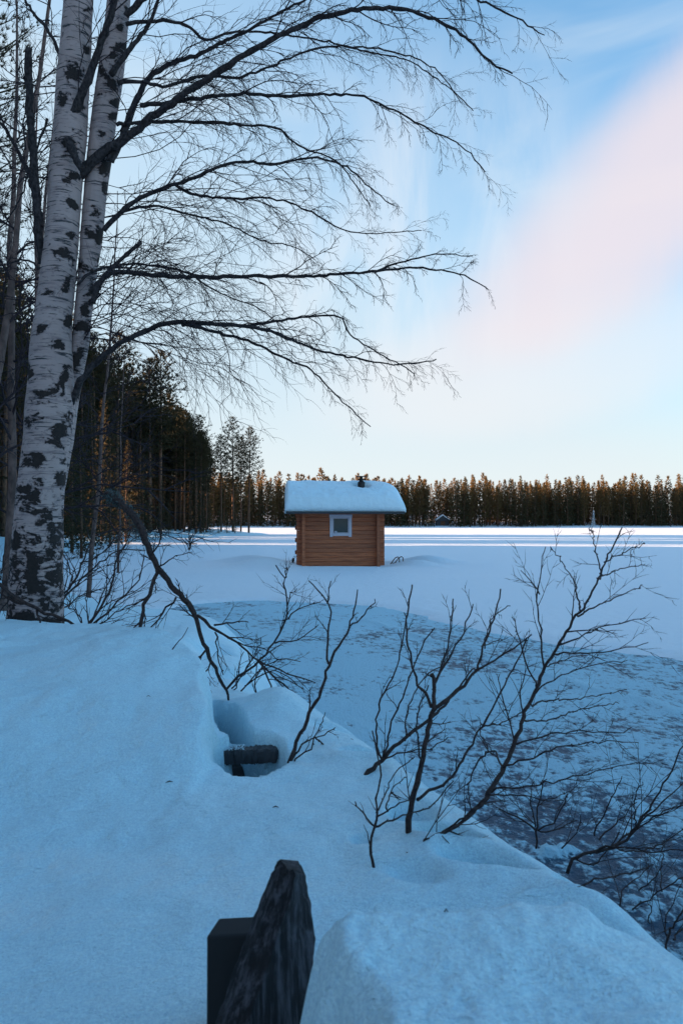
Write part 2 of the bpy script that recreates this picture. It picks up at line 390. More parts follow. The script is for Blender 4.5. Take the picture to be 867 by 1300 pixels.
# far shore rising behind the lake
def far_h(X, Y):
    s = sdist(X, Y, FAR) + 6 * fbm(X * .02, Y * .02, 3, 81)
    return -.6 + 1.2 * sm(s, -4, 4) + 9 * sm(s, 5, 110) + .5 * fbm(X * .07, Y * .07, 3, 82) * sm(s, 2, 20)
FAR = [(1500, 500), (420, 380), (260, 340), (120, 305), (20, 285), (-40, 270), (-90, 262), (-200, 255), (-500, 250), (-1500, 200)][::-1]
xs = np.concatenate([np.linspace(-1500, -160, 40), np.linspace(-150, 330, 240), np.linspace(340, 1500, 40)])
ys = np.concatenate([np.linspace(-150, 225, 20), np.linspace(230, 440, 110), np.linspace(450, 2600, 30)])
X, Y = np.meshgrid(xs, ys); Z = far_h(X, Y)
sheet('far_shore', X, Y, Z, M['snow_lake'], keepv=Z > -.3)
def hz(x, y): return float(bank_h(np.array([float(x)]), np.array([float(y)]))[0])
def hfar(x, y): return float(far_h(np.array([float(x)]), np.array([float(y)]))[0])

# ------------------------------------------------------------------ cabin
m, q = mat('log_wood')
n = q.noise(q.mapv(q.tc, (1.3, 20, 26)), 1.0, 5, .6); kn = q.n('ShaderNodeTexVoronoi'); kn.inputs['Scale'].default_value = 1
q.nt.links.new(q.mapv(q.tc, (2.4, 2, 5.5)), kn.inputs['Vector']); oi = q.n('ShaderNodeObjectInfo').outputs['Random']
c = q.mix(q.ramp(n, .3, .7), (0.27, 0.070, 0.027), (0.58, 0.165, 0.060)); c = q.mix(q.m('MULTIPLY', oi, .45), c, (0.13, 0.045, 0.025))
c = q.mix(q.ramp(kn.outputs[0], .10, .04), c, (0.06, 0.022, 0.012)); q.setc(c); q.b.inputs['Roughness'].default_value = .65
q.nt.links.new(q.bump(n, .4, .01), q.b.inputs['Normal']); M['log'] = m
def flat(name, col, rough=.6, metal=0.0, var=.3, sc=30):
    m, q = mat(name); n = q.noise(q.tc, sc, 4)
    q.setc(q.mix(n, tuple(v * (1 - var) for v in col), tuple(v * (1 + var) for v in col)))
    q.b.inputs['Roughness'].default_value = rough; q.b.inputs['Metallic'].default_value = metal; return m
M['frame'] = flat('pale_window_paint', (.50, .48, .55), .5, 0, .12)
M['dark'] = flat('dark_roof_edge', (.022, .026, .034), .6)
M['metal'] = flat('sooty_metal', (.030, .028, .030), .5, .6)
M['rail'] = flat('brown_metal_tube', (.11, .07, .06), .4, .4)
m, q = mat('window_glass'); q.setc((.035, .060, .065)); q.b.inputs['Roughness'].default_value = .08; q.b.inputs['Specular IOR Level'].default_value = .25; M['glass'] = m
M['cloth'] = flat('pale_curtain', (.45, .47, .47), .9)
CAB = empty('log_cabin', (-.03, 28.0, 0), 'small brown log sauna cabin with thick snow on its roof standing on the frozen lake', 'cabin', rz=R(5))
W2, DEP, CW = 1.74, 2.7, .46          # half width; wall z range
z0, zt = -.12, 2.16; NL = 13; lh = (zt - z0) / NL
wx0, wx1, wz0, wz1 = -.37, .37, -.12 + 8 * 2.28 / 13, -.12 + 12 * 2.28 / 13
def part(name, mb, material, parent=CAB, smooth=False, **k): return obj(name, mb.mesh(name, smooth), material, parent, **k)
for i in range(NL):
    a, b = z0 + i * lh + .001, z0 + (i + 1) * lh - .001
    jit = random.uniform(-.004, .004)
    segs = [(-W2, W2)]
    if b > wz0 + .01 and a < wz1 - .01: segs = [(-W2, wx0), (wx1, W2)]
    for (xa, xb) in segs:
        mb = MB(); mb.box(xa, xb, .0 + jit, .10 + jit, a, b, .014); part('log', mb, M['log'])
    if i % 3 == 0:
        mb = MB(); mb.box(-W2, W2, DEP - .1, DEP, a, b, .014); part('log', mb, M['log'])
    # side wall logs with ends that stick out past the front wall
    for sx in (-1, 1):
        xc = sx * (W2 - .27); mb = MB(); k = len(mb.v)
        pr = -.20 - random.uniform(0, .012)
        mb.box(pr, DEP + .22, -.05, .05, a - lh * .0, b, .012)
        for v in mb.v: v.x, v.y = xc - v.y, v.x
        part('log', mb, M['log'])
mb = MB(); mb.box(-W2 + .2, W2 - .2, DEP - .098, DEP - .03, z0, zt); part('rear_wall', mb, M['log'])
# dark corner boards that close the log ends
for sx, wdt in ((-1, .12), (1, .12)):
    mb = MB(); xc = sx * (W2 - .27); mb.box(xc - wdt / 2, xc + wdt / 2, -.235, -.214, z0, zt - .03)
    part('corner_board', mb, M['log'])
# roof: two slopes
ZE, ZR, YE, YR, XL, XRr = 2.20, 3.02, -.62, 1.32, -2.13, 2.40
YB = 2 * YR - YE
def roof_z(y): return ZE + (ZR - ZE) * (1 - abs(y - YR) / (YR - YE))
mb = MB()
for (ya, yb) in ((YE, YR), (YR, YB)):
    k = len(mb.v)
    for x in (XL, XRr):
        for y in (ya, yb):
            mb.v += [Vector((x, y, roof_z(y))), Vector((x, y, roof_z(y) - .05))]
    mb.f += [(k, k + 2, k + 6, k + 4), (k + 1, k + 5, k + 7, k + 3), (k, k + 4, k + 5, k + 1), (k + 2, k + 3, k + 7, k + 6), (k, k + 1, k + 3, k + 2), (k + 4, k + 6, k + 7, k + 5)]
roof = part('roof', mb, M['dark'])
mb = MB(); mb.box(XL - .03, XRr + .03, YE - .12, YE - .003, ZE - .09, ZE - .005); obj('fascia_board', mb.mesh('fascia_board', False), M['dark'], roof)
for sx in (-1, 1):          # gables
    mb = MB(); x = sx * (W2 - .27)
    pts = [(-.0, zt), (DEP, zt), (YR, ZR - .06)]
    for xx in (x - .04, x + .04): mb.v += [Vector((xx, y, z)) for y, z in pts]
    mb.f += [(0, 1, 2), (5, 4, 3), (0, 3, 4, 1), (1, 4, 5, 2), (2, 5, 3, 0)]; part('gable', mb, M['log'])
# soffit boards under the eave
for i in range(5):
    mb = MB(); y = YE + .02 + i * .12; zz = roof_z(y) - .062
    mb.box(XL + .03, XRr - .03, y, y + .105, zz - .012, zz); obj('soffit_board', mb.mesh('soffit_board', False), M['log'], roof)
# snow slab on the roof
nu, nv = 110, 60; us = np.linspace(0, 1, nu); vs = np.linspace(0, 1, nv)
us = us - .10 * np.sin(2 * np.pi * us) / (2 * np.pi) * 1.5; vs = vs - .10 * np.sin(2 * np.pi * vs) / (2 * np.pi) * 1.5
U, V_ = np.meshgrid(us, vs)
Xs = XL - .05 + U * (XRr - XL + .13); Ys = YE - .09 + V_ * (YB - YE + .18)
du = np.minimum((Xs - XL + .06) / .14, (XRr + .09 - Xs) / .75); dv = np.minimum(V_, 1 - V_) * (YB - YE + .18) / .26
rnd = lambda t: np.sqrt(np.clip(1 - (1 - np.clip(t, 0, 1)) ** 2, 0, 1))
th = .57 * rnd(du) * (.38 + .62 * rnd(dv)) + .0
zr = ZE + (ZR - ZE) * (1 - np.sqrt((Ys - YR) ** 2 + .16) / (YR - YE + .09)) + .05
zr = np.where(True, zr, zr)
top = zr + th * (1 + .12 * fbm(Xs * 1.5, Ys * 1.5, 3, 91)) + .06 * fbm(Xs * 4, Ys * 6, 4, 92, .6) * (1 - sm(Ys, YE + .8, YE + 1.2)) * np.clip(du, 0, 1)
chx, chy = .90, .72
top = top - .42 * np.exp(-(((Xs - chx) / .30) ** 2 + ((Ys - chy + .06) / .34) ** 2) ** 2)
bot = np.minimum(roof_z_np(Ys) if False else (ZE + (ZR - ZE) * (1 - np.abs(Ys - YR) / (YR - YE))) + .004, top - .01)
A = np.stack([Xs, Ys, top], -1).reshape(-1, 3); B = np.stack([Xs, Ys, bot], -1).reshape(-1, 3)
f = grid_faces(nv, nu); nA = len(A)
edge = list(range(nu)) + [nu * (j + 1) - 1 for j in range(1, nv)] + [nu * nv - 1 - i for i in range(1, nu)] + [nu * (nv - 1 - j) for j in range(1, nv - 1)]
ef = [(edge[i] + nA, edge[(i + 1) % len(edge)] + nA, edge[(i + 1) % len(edge)], edge[i]) for i in range(len(edge))]
me = mesh_np('roof_snow', np.concatenate([A, B]), np.concatenate([f, f[:, ::-1] + nA, np.array(ef)]))
obj('roof_snow', me, M['snow_roof'], CAB)
# chimney
def lathe(mb, prof, cx, cy, n=20):
    k = len(mb.v)
    for (r, z) in prof:
        for j in range(n): mb.v.append(Vector((cx + r * math.cos(2 * math.pi * j / n), cy + r * math.sin(2 * math.pi * j / n), z)))
    for i in range(len(prof) - 1):
        for j in range(n):
            j2 = (j + 1) % n; mb.f.append((k + i * n + j, k + i * n + j2, k + (i + 1) * n + j2, k + (i + 1) * n + j))
mb = MB(); lathe(mb, [(.0, 2.6), (.15, 2.6), (.15, 3.40), (.13, 3.42), (.085, 3.45), (.085, 3.50), (.13, 3.51), (.13, 3.54), (.06, 3.56), (.06, 3.63), (0, 3.63)], chx, chy)
chim = part('chimney', mb, M['metal'], smooth=False)
mb = MB(); mb.box(chx - .20, chx + .20, chy - .16, chy + .16, 3.63, 3.655); mb.box(chx - .16, chx - .14, chy - .02, chy + .02, 3.52, 3.63); mb.box(chx + .14, chx + .16, chy - .02, chy + .02, 3.52, 3.63)
mb.box(chx - .16, chx + .16, chy - .02, chy + .02, 3.50, 3.52)
obj('chimney_cap', mb.mesh('chimney_cap', False), M['metal'], chim)
# window
fo = .055
mb = MB()
mb.box(wx0 - .08, wx1 + .08, -.045, .02, wz1 - .02, wz1 + .10); mb.box(wx0 - .06, wx0 + .055, -.034, .02, wz0 - .08, wz1 - .022); mb.box(wx1 - .055, wx1 + .06, -.034, .02, wz0 - .08, wz1 - .022)
mb.box(wx0 + .057, wx1 - .057, -.034, .02, wz0 - .04, wz0 + .06)
win = part('window', mb, M['frame'])
mb = MB(); mb.box(wx0 + .057, wx1 - .057, .03, .04, wz0 + .062, wz1 - .022); obj('pane', mb.mesh('pane', False), M['glass'], win)
mb = MB()
for (a, b, c_, d_) in ((wx0 + .057, wx0 + .087, wz0 + .062, wz1 - .024), (wx1 - .087, wx1 - .057, wz0 + .062, wz1 - .024), (wx0 + .088, wx1 - .088, wz0 + .062, wz0 + .092), (wx0 + .088, wx1 - .088, wz1 - .054, wz1 - .024)):
    mb.box(a, b, .012, .029, c_, d_)
obj('sash', mb.mesh('sash', False), M['frame'], win)
mb = MB(); lathe(mb, [(0, 0), (.05, 0), (.065, .03), (.05, .055), (0, .06)], wx0 + .17, .019, 10)
for v in mb.v: v.z += wz0 + .093
obj('bowl', mb.mesh('bowl'), M['frame'], win)
# bathing ladder rails right of the cabin, and small post at its left
LAD = empty('handrail', (1.88, 28.3, 0), 'bent metal handrail of a bathing ladder in the snow right of the cabin', 'handrail')
for k, dx in enumerate((0.0, .17)):
    mb = MB(); pts = [Vector((dx - .10, 0 + k * .25, -.1)), Vector((dx + .12, k * .25, .18)), Vector((dx + .26, k * .25, .36)), Vector((dx + .36, k * .25, .40)), Vector((dx + .42, k * .25, .36)), Vector((dx + .43, k * .25, .1)), Vector((dx + .43, k * .25, -.15))]
    mb.tube(pts, [.022] * 7, 8); obj('rail', mb.mesh('rail'), M['rail'], LAD)
for z in (.03, .15):
    mb = MB(); mb.tube([Vector((.02 + z * .8, 0, z)), Vector((.19 + z * .8, .25, z))], [.016] * 2, 8); obj('rung', mb.mesh('rung'), M['rail'], LAD)
mb = MB(); mb.tube([Vector((0, 0, -.3)), Vector((0, 0, .22)), Vector((.0, 0, .24))], [.035, .035, .03], 10); mb.tube([Vector((0, 0, .24)), Vector((0, 0, .28)), Vector((.02, 0, .36))], [.06, .05, .03], 10)
o = obj('bollard', mb.mesh('bollard'), M['metal'], label='short dark post poking out of the snow at the left corner of the cabin', cat='post'); o.location = (-1.92, 28.2, .0)

# ------------------------------------------------------------------ trees
def needles(mb, p, d, L, n, wd, rs):
    for _ in range(n):
        v = Vector((d.x + rs.gauss(0, .55), d.y + rs.gauss(0, .55), d.z + rs.gauss(0, .45))).normalized()
        s_ = v.orthogonal().normalized(); s_.rotate(Matrix.Rotation(rs.uniform(0, 6.28), 3, v))
        l = L * rs.uniform(.6, 1.25); mb.tri(p - s_ * wd, p + s_ * wd, p + v * l)
def conifer(name, seed, h, kind, nb, nt_, tuft, L, wd, far=False):
    """returns trunk mesh, crown mesh"""
    rs = random.Random(seed)
    tr = MB(); lean = Vector((rs.uniform(-.02, .02), rs.uniform(-.02, .02), 0)) * h
    pts = [Vector((0, 0, -.6)) + lean * t * t + Vector((0, 0, (h + .5) * t)) for t in (0, .2, .4, .6, .8, 1)]
    r0 = h * .0105; tr.tube(pts, [r0, r0 * .9, r0 * .75, r0 * .58, r0 * .34, .01], 5 if far else 8)
    cr = MB(); c0 = {'pine': rs.uniform(.12, .30) if far else rs.uniform(.30, .52), 'spruce': .06}[kind]
    ph = rs.uniform(0, 6)
    for i in range(nb):
        t = (i + rs.random()) / nb
        z = h * (c0 + (1 - c0) * t); u = t
        if kind == 'pine': prof = (math.sin(math.pi * min(1, .16 + u * .84)) ** .7) * (.100 if far else .135) * (1 if rs.random() < .8 else 1.3)
        else: prof = (1 - u) ** .85 * .15 + .008
        ln = h * prof * rs.uniform(.65, 1.15); a = ph + i * 2.4 + rs.uniform(-.4, .4)
        up = (.15 + .9 * u if kind == 'pine' else -.35 + .8 * u)
        d = Vector((math.cos(a), math.sin(a), up + rs.uniform(-.15, .15))).normalized()
        b0 = Vector((lean.x * t, lean.y * t, z))
        if not far: cr.tube([b0, b0 + d * ln * .6, b0 + d * ln * .95 + Vector((0, 0, .05 * ln))], [.03, .018, .008], 3, False)
        m_ = max(2, int(nt_ * (ln / (h * .13))))
        for k in range(m_):
            s_ = .22 + .78 * (k + rs.random()) / m_ if kind == 'pine' else (k + .6 * rs.random()) / m_ + .1
            side = d.cross(Vector((0, 0, 1))).normalized() * rs.gauss(0, .20 * ln) * (1.1 - s_ * .5)
            p = b0 + d * ln * s_ + side + Vector((0, 0, rs.gauss(0, .06 * ln) - (.10 * ln * s_ if kind == 'spruce' else 0)))
            needles(cr, p, Vector((d.x, d.y, d.z + .35 if kind == 'pine' else d.z - .2)), L, tuft, wd, rs)
    for i in range(3): needles(cr, Vector((lean.x, lean.y, h * (.985 + .006 * i))), Vector((0, 0, 1)), L, 4, wd, rs)
    if kind == 'pine' and not far:      # dead lower twigs
        for i in range(22):
            z = h * rs.uniform(.12, c0 + .06); a = rs.uniform(0, 6.28); l = rs.uniform(.5, 1.6)
            d = Vector((math.cos(a), math.sin(a), rs.uniform(-.2, .2)))
            tr.tube([Vector((lean.x * .2, lean.y * .2, z)), Vector((lean.x * .2, lean.y * .2, z)) + d * l], [.02, .006], 3, False)
    return tr.mesh(name + '_trunk'), cr.mesh(name + '_crown', False)
NEAR = {'pine': [conifer('pine', 100 + i, 20, 'pine', 88, 12, 9, .36, .042) for i in range(5)],
        'spruce': [conifer('spruce', 200 + i, 18, 'spruce', 120, 8, 7, .42, .055) for i in range(3)]}
FARV = {'pine': [conifer('far_pine', 300 + i, 20, 'pine', 60, 6, 4, .95, .17, True) for i in range(5)],
        'spruce': [conifer('far_spruce', 400 + i, 18, 'spruce', 64, 5, 4, .85, .16, True) for i in range(4)]}
NEARPINE = conifer('near_pine', 177, 15, 'pine', 90, 26, 10, .15, .010)
def place_tree(kind, var, loc, h, label, group, far=False, rz=None):
    lib = FARV if far else NEAR; tm, cm = lib[kind][var % len(lib[kind])]
    base_h = 20 if kind == 'pine' else 18; s_ = h / base_h
    o = empty(kind + '_tree', loc, label, 'tree', group, random.uniform(0, 6.28) if rz is None else rz)
    wv = random.uniform(.85, 1.15) if not far else random.uniform(.8, 1.2)
    o.scale = (s_ * wv, s_ * wv, s_)
    obj('trunk', tm, M['pinebark'], o)
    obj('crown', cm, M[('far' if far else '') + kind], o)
    return o
def clone_join(name, items, label, cat, far=True, mats=None):
    """many small trees far back joined in one mass"""
    V, Fc, Mi = [], [], []; off = 0
    for (kind, var, loc, h, rz) in items:
        lib = FARV; base_h = 20 if kind == 'pine' else 18; s_ = h / base_h
        for mi, me in ((0, lib[kind][var % len(lib[kind])][0]), (1, lib[kind][var % len(lib[kind])][1])):
            n = len(me.vertices); a = np.empty(n * 3, np.float32); me.vertices.foreach_get('co', a); a = a.reshape(-1, 3) * s_
            c, s = math.cos(rz), math.sin(rz)
            b = np.stack([a[:, 0] * c - a[:, 1] * s + loc[0], a[:, 0] * s + a[:, 1] * c + loc[1], a[:, 2] + loc[2]], -1)
            me.calc_loop_triangles(); t = np.empty(len(me.loop_triangles) * 3, np.int32); me.loop_triangles.foreach_get('vertices', t)
            V.append(b); Fc.append(t.reshape(-1, 3) + off); Mi.append(np.full(len(t) // 3, mi)); off += n
    me = mesh_np(name, np.concatenate(V), np.concatenate(Fc), False)
    for mm in mats: me.materials.append(mm)
    me.polygons.foreach_set('material_index', np.concatenate(Mi).astype(np.int32)); me.update()
    return obj(name, me, None, label=label, cat=cat, kind='stuff')

EDGE_Y = [18, 35, 55, 78, 92, 102, 109]; EDGE_X = [-19, -22, -25, -23.5, -18, -14.5, -14.5]
GAPS = [(60, 3.6), (77, 2.6), (87, 2.9)]
def in_gap(x, y, r=0): return any(abs(y + x * .14 + 2.8 - c) < w_ + r for c, w_ in GAPS)
def edge_x(y): return float(np.interp(y, EDGE_Y, EDGE_X))
spots = []
rs = random.Random(5)
tries = 0
while len(spots) < 420 and tries < 70000:
    tries += 1
    y = rs.uniform(18, 109); depth = abs(rs.gauss(0, 1)) * 15
    if y > 98 and depth > 14 + (106 - y): continue
    x = edge_x(y) - depth
    if x / y > -.188: continue
    if in_gap(x, y): continue
    if x / y < -.56: continue
    if all((x - a) ** 2 + (y - b) ** 2 > 1.35 ** 2 for a, b, c in spots): spots.append((x, y, depth))
spots.sort(key=lambda t: t[2])
left_group = 'trees of the dark forest on the left shore'
for i, (x, y, dp) in enumerate(spots[:330]):
    kind = 'spruce' if rs.random() < (.2 if y > 92 else .42) else 'pine'
    h = rs.uniform(16.5, 20.5) if kind == 'pine' else rs.uniform(9, 18)
    if y > 88: h *= .88
    elif y > 60: h *= 1.06
    if x / y > -.235: h *= .78 + .22 * (-.188 - x / y) / .047
    place_tree(kind, i, (x, y, hz(x, y)), h, 'tall dark pine in the shaded forest on the left shore' if kind == 'pine' else 'dark conical spruce in the shaded forest on the left shore',
               'dark pines of the left shore forest' if kind == 'pine' else 'dark spruces of the left shore forest')
rest = [('spruce' if rs.random() < .5 else 'pine', i, (x, y, hz(x, y)), rs.uniform(15, 20), rs.uniform(0, 6)) for i, (x, y, dp) in enumerate(spots[330:])]
# the same wood goes on further inland and outside the frame
cnt = 0
while cnt < 440:
    y = rs.uniform(-12, 104); x = rs.uniform(-125, -13)
    e = edge_x(max(y, 18)) if y > 18 else np.interp(y, [-12, 18], [-15, -19])
    if x > e - (9 if x / max(y, .1) > -.56 and y > 0 else 0): continue
    if in_gap(x, y, .6): continue
    if rs.random() < sm(np.array(-x), 60, 120) * .8: continue
    rest.append(('spruce' if rs.random() < .6 else 'pine', cnt, (x, y, hz(x, y) - .1), rs.uniform(14, 20), rs.uniform(0, 6))); cnt += 1
for k in range(26):  # unseen trees behind the camera, added to block sky light and darken near snow
    x, y = rs.uniform(-34, -6), rs.uniform(-30, -7)
    rest.append(('spruce' if k % 2 else 'pine', k, (x, y, hz(x, y) - .1), rs.uniform(12, 18), rs.uniform(0, 6)))
clone_join('forest', rest, 'deep shaded conifer forest behind the trees of the left shore, plus unseen trees added behind the camera', 'forest', mats=[M['pinebark'], M['spruce']])
# single trees on the point
for k, (px, d, h, lab) in enumerate(((281, 100, 13.6, 'slim pine left of the pair on the tip of the wooded point'), (296, 103, 16.6, 'tallest slim pine near the right tip of the dark wood'),
                               (316, 105, 15.6, 'rightmost pine on the tip of the wooded point'), (306, 108, 14.4, 'thin pine between the two tallest on the tip of the point'))):
    p = P(px, 670, d); place_tree('pine', k + 1, (p.x, p.y, hz(p.x, p.y)), h, lab, None)
# small spruces and undergrowth in front of the wood
for k, (px, d, h) in enumerate(((92, 40, 9.5), (118, 46, 10.5), (140, 52, 9.0), (104, 34, 6.5), (160, 62, 9), (182, 66, 7), (205, 70, 6), (60, 38, 11), (130, 60, 12)) + tuple((120 + 10.5 * j, 62 + 2.2 * j, 2.2 + 2.8 * ((j * 7) % 5) / 5) for j in range(18))):
    p = P(px, 680, d)
    if k > 8 and in_gap(p.x, p.y, 0): continue
    place_tree('spruce', k, (p.x, p.y, hz(p.x, p.y)), h, 'young dark spruce in front of the wood right of the birch trunk', 'young spruces along the edge of the left wood')

# far shore
frs = random.Random(9); far_items = []; fp = []
tries = 0
while len(fp) < 900 and tries < 60000:
    tries += 1
    row = frs.random() ** 1.6 * 42; x = frs.uniform(-95, 240)
    y = np.interp(x, [-200, -90, -40, 20, 120, 260], [255, 262, 270, 285, 305, 340]) + 3 + row
    if x / y > .58 or x / y < -.40: continue
    if all((x - a) ** 2 + (y - b) ** 2 > 1.9 ** 2 for a, b, r in fp): fp.append((x, y, row))
fp.sort(key=lambda t: t[2])
hut_gap = [P(562, 665, 298), P(753, 665, 306)]
for i, (x, y, row) in enumerate(fp):
    kind = 'spruce' if frs.random() < (.42 + .2 * (x > 80)) else 'pine'
    h = frs.uniform(15.5, 20.8) * (1.0 if frs.random() > .14 else frs.uniform(1.05, 1.22)) - row * .05
    if frs.random() < .12: h *= .6
    if row < 8 and any(abs(x - p.x) < (4.5 if j == 0 else 2.5) for j, p in enumerate(hut_gap)): continue
    if i < 250:
        place_tree(kind, i, (x, y, hfar(x, y) - .1), h, ('sunlit golden pine' if kind == 'pine' else 'sunlit narrow spruce') + ' in the forest line along the far shore',
                   ('pines' if kind == 'pine' else 'spruces') + ' of the far shore forest line', True)
    else: far_items.append((kind, i, (x, y, hfar(x, y) - .1), h, frs.uniform(0, 6)))
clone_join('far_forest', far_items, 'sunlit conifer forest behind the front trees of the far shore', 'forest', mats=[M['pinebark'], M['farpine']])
# white spruce and boathouse on the far shore
p = hut_gap[1]; o = empty('snowy_spruce', (p.x, p.y, hfar(p.x, p.y)), 'small spruce wholly covered in white snow on the far shore', 'tree')
tm, cm = FARV['spruce'][1]; cm2 = cm.copy(); cm2.materials.clear(); cm2.materials.append(M['snow_lake']); obj('trunk', tm, M['pinebark'], o); obj('crown', cm2, M['snow_lake'], o); o.scale = (.36, .36, .36)
p = hut_gap[0]; HUT = empty('boathouse', (p.x, p.y, hfar(p.x, p.y) - .1), 'small dark boathouse with a snowy roof among the far shore trees', 'hut')
mb = MB(); mb.box(-2.6, 2.6, 0, 4, 0, 2.4); part('wall', mb, M['dark'], HUT)
mb = MB(); mb.v += [Vector(v) for v in ((-3.1, -.5, 2.2), (3.1, -.5, 2.2), (0, -.5, 4.4), (-3.1, 4.5, 2.2), (3.1, 4.5, 2.2), (0, 4.5, 4.4))]; mb.f += [(0, 1, 2), (5, 4, 3), (0, 2, 5, 3), (2, 1, 4, 5), (1, 0, 3, 4)]
part('roof', mb, M['dark'], HUT)
mb = MB()
for sx in (-1, 1):
    k = len(mb.v); mb.v += [Vector((0, -.3, 4.45)), Vector((sx * 3.0, -.3, 2.35)), Vector((sx * 3.0, -.3, 2.7)), Vector((0, -.3, 4.9)), Vector((0, 4.4, 4.45)), Vector((sx * 3.0, 4.4, 2.35)), Vector((sx * 3.0, 4.4, 2.7)), Vector((0, 4.4, 4.9))]
    mb.f += [(k, k + 1, k + 2, k + 3), (k + 4, k + 7, k + 6, k + 5), (k + 3, k + 2, k + 6, k + 7), (k + 1, k + 5, k + 6, k + 2), (k, k + 4, k + 5, k + 1)]
part('roof_snow', mb, M['snow_lake'], HUT)
mb = MB(); mb.box(-.9, .9, -.03, -.005, .3, 2.0); part('door', mb, M['pinebark'], HUT)

# ------------------------------------------------------------------ the big birch
def spline(pts, rad, step):
    """Catmull-Rom resample of points and radii"""
    n = len(pts); op, orr = [], []
    for i in range(n - 1):
        p0, p1, p2, p3 = pts[max(i - 1, 0)], pts[i], pts[i + 1], pts[min(i + 2, n - 1)]
        k = max(1, int((p2 - p1).length / step))
        for j in range(k):
            t = j / k
            op.append(.5 * ((2 * p1) + (p2 - p0) * t + (2 * p0 - 5 * p1 + 4 * p2 - p3) * t * t + (3 * p1 - p0 - 3 * p2 + p3) * t ** 3)); orr.append(rad[i] + (rad[i + 1] - rad[i]) * t)
    op.append(pts[-1]); orr.append(rad[-1]); return op, orr
BD = 4.6; BASE = P(45, 797, BD)
def trunk_mesh(name, rows, scars, dd=0.0, nring=60, step=.012):
    rows = [(y, a + (b - a) * .04 * (y < 700), b - (b - a) * .06 * (y < 700)) for (y, a, b) in rows]
    pts = [P((a + b) / 2, y, BD + dd) for (y, a, b) in rows]; rad = [(b - a) / 2 / F * (BD + dd) for (y, a, b) in rows]
    pts, rad = spline(pts, rad, step); K = len(pts); V = np.zeros((K, nring, 3)); Sc = np.zeros((K, nring))
    an = np.arange(nring) / nring * 2 * np.pi
    C = np.array([p[:] for p in pts]); Rr = np.array(rad)
    z = C[:, 2][:, None]; A = an[None, :]
    bx, by = np.cos(A) * 3, np.sin(A) * 3
    rough = .035 * fbm(bx + z * .0 + 5, z * 7 + by, 3, 3) + .02 * fbm(bx * 3 + 9, z * 25 + by * 2, 3, 4)
    V[:, :, 0] = C[:, 0][:, None] + np.cos(A) * Rr[:, None] * (1 + rough); V[:, :, 1] = C[:, 1][:, None] + np.sin(A) * Rr[:, None] * (1 + rough); V[:, :, 2] = z + 0 * A
    # project to the photograph's pixels to lay the scars where they are
    pxx = 433.5 + V[:, :, 0] / V[:, :, 1] * F; pyy = HZ - (V[:, :, 2] - CAMZ) / V[:, :, 1] * F
    front = (np.sin(A) < .35) + 0 * z
    for (sx, sy, w_, h_, rt) in scars:
        c, s = math.cos(rt), math.sin(rt); u = (pxx - sx) * c + (pyy - sy) * s; v = -(pxx - sx) * s + (pyy - sy) * c
        v = v - .25 * np.abs(u)                                 # moustache shape
        Sc = np.maximum(Sc, front * np.exp(-((u / w_) ** 2 + (v / h_) ** 2)) * 1.05)
    zb = V[:, :, 2] - BASE.z
    Sc = np.maximum(Sc, .62 * (1 - sm(zb, .1, 1.3)) + .25 * sm(fbm(bx * 1.2, z * 1.2, 3, 14), .1, .6) * (1 - sm(zb, .8, 2.0)))
    back = .5 + 1.4 * fbm(bx * 1.1 + 20, z * 3.4 + by, 3, 19); Sc = np.maximum(Sc, (1 - front) * np.clip(back, 0, 1) * .8)
    f = []
    i = np.arange(K - 1)[:, None] * nring + np.arange(nring)[None, :]; j = np.arange(K - 1)[:, None] * nring + (np.arange(nring)[None, :] + 1) % nring
    f = np.stack([i, j, j + nring, i + nring], -1).reshape(-1, 4)
    V = V - np.array(BASE[:])
    # bulge where dark scars sit
    me = mesh_np(name, V.reshape(-1, 3), f); a = me.attributes.new('scar', 'FLOAT', 'POINT'); a.data.foreach_set('value', Sc.reshape(-1).astype(np.float32))
    return me
BIR = empty('birch_tree', BASE, 'large bare twin-trunk birch with black scarred white bark on the left snow mound', 'tree')
rowsL = [(835, 5, 85), (797, 10, 80), (760, 13, 79), (700, 17, 79), (640, 20, 83), (600, 24, 87), (560, 29, 91), (520, 31, 98), (480, 35, 96), (440, 38, 94), (400, 44, 94), (340, 52, 99), (280, 59, 103), (220, 62, 108), (160, 68, 113), (100, 72, 116), (50, 77, 118), (0, 81, 120), (-120, 92, 127), (-300, 104, 134), (-560, 118, 140), (-900, 134, 142)]
scL = [(61, 497, 20, 10, -.15), (46, 529, 16, 8, 0), (78, 545, 8, 24, .5), (46, 586, 17, 12, .3), (40, 625, 20, 22, .35), (66, 562, 14, 6, .2), (58, 650, 18, 8, .4), (91, 84, 14, 11, .2), (110, 57, 6, 7, .2), (84, 178, 13, 12, -.7), (91, 255, 10, 6, .35), (87, 294, 6, 5, 0),
       (84, 322, 18, 7, .45), (84, 360, 9, 12, .2), (60, 369, 8, 5, 0), (95, 220, 12, 7, .1), (117, 30, 5, 16, 0), (112, 3, 10, 5, 0), (72, 436, 13, 6, .2), (52, 415, 10, 6, -.3), (64, 700, 8, 10, 0), (42, 735, 11, 45, 0), (20, 690, 6, 10, 0), (30, 780, 28, 12, 0), (72, 690, 10, 14, .4),
       (78, 610, 10, 12, -.4), (36, 470, 6, 10, 0), (80, 480, 7, 22, .35), (62, 765, 8, 20, .1), (75, 120, 7, 14, 0), (100, 130, 8, 5, .4), (88, 405, 8, 7, 0)]
obj('trunk', trunk_mesh('left_trunk', rowsL, scL), M['birch'], BIR, label='left trunk, thick and pale, with broad black scars towards its foot')
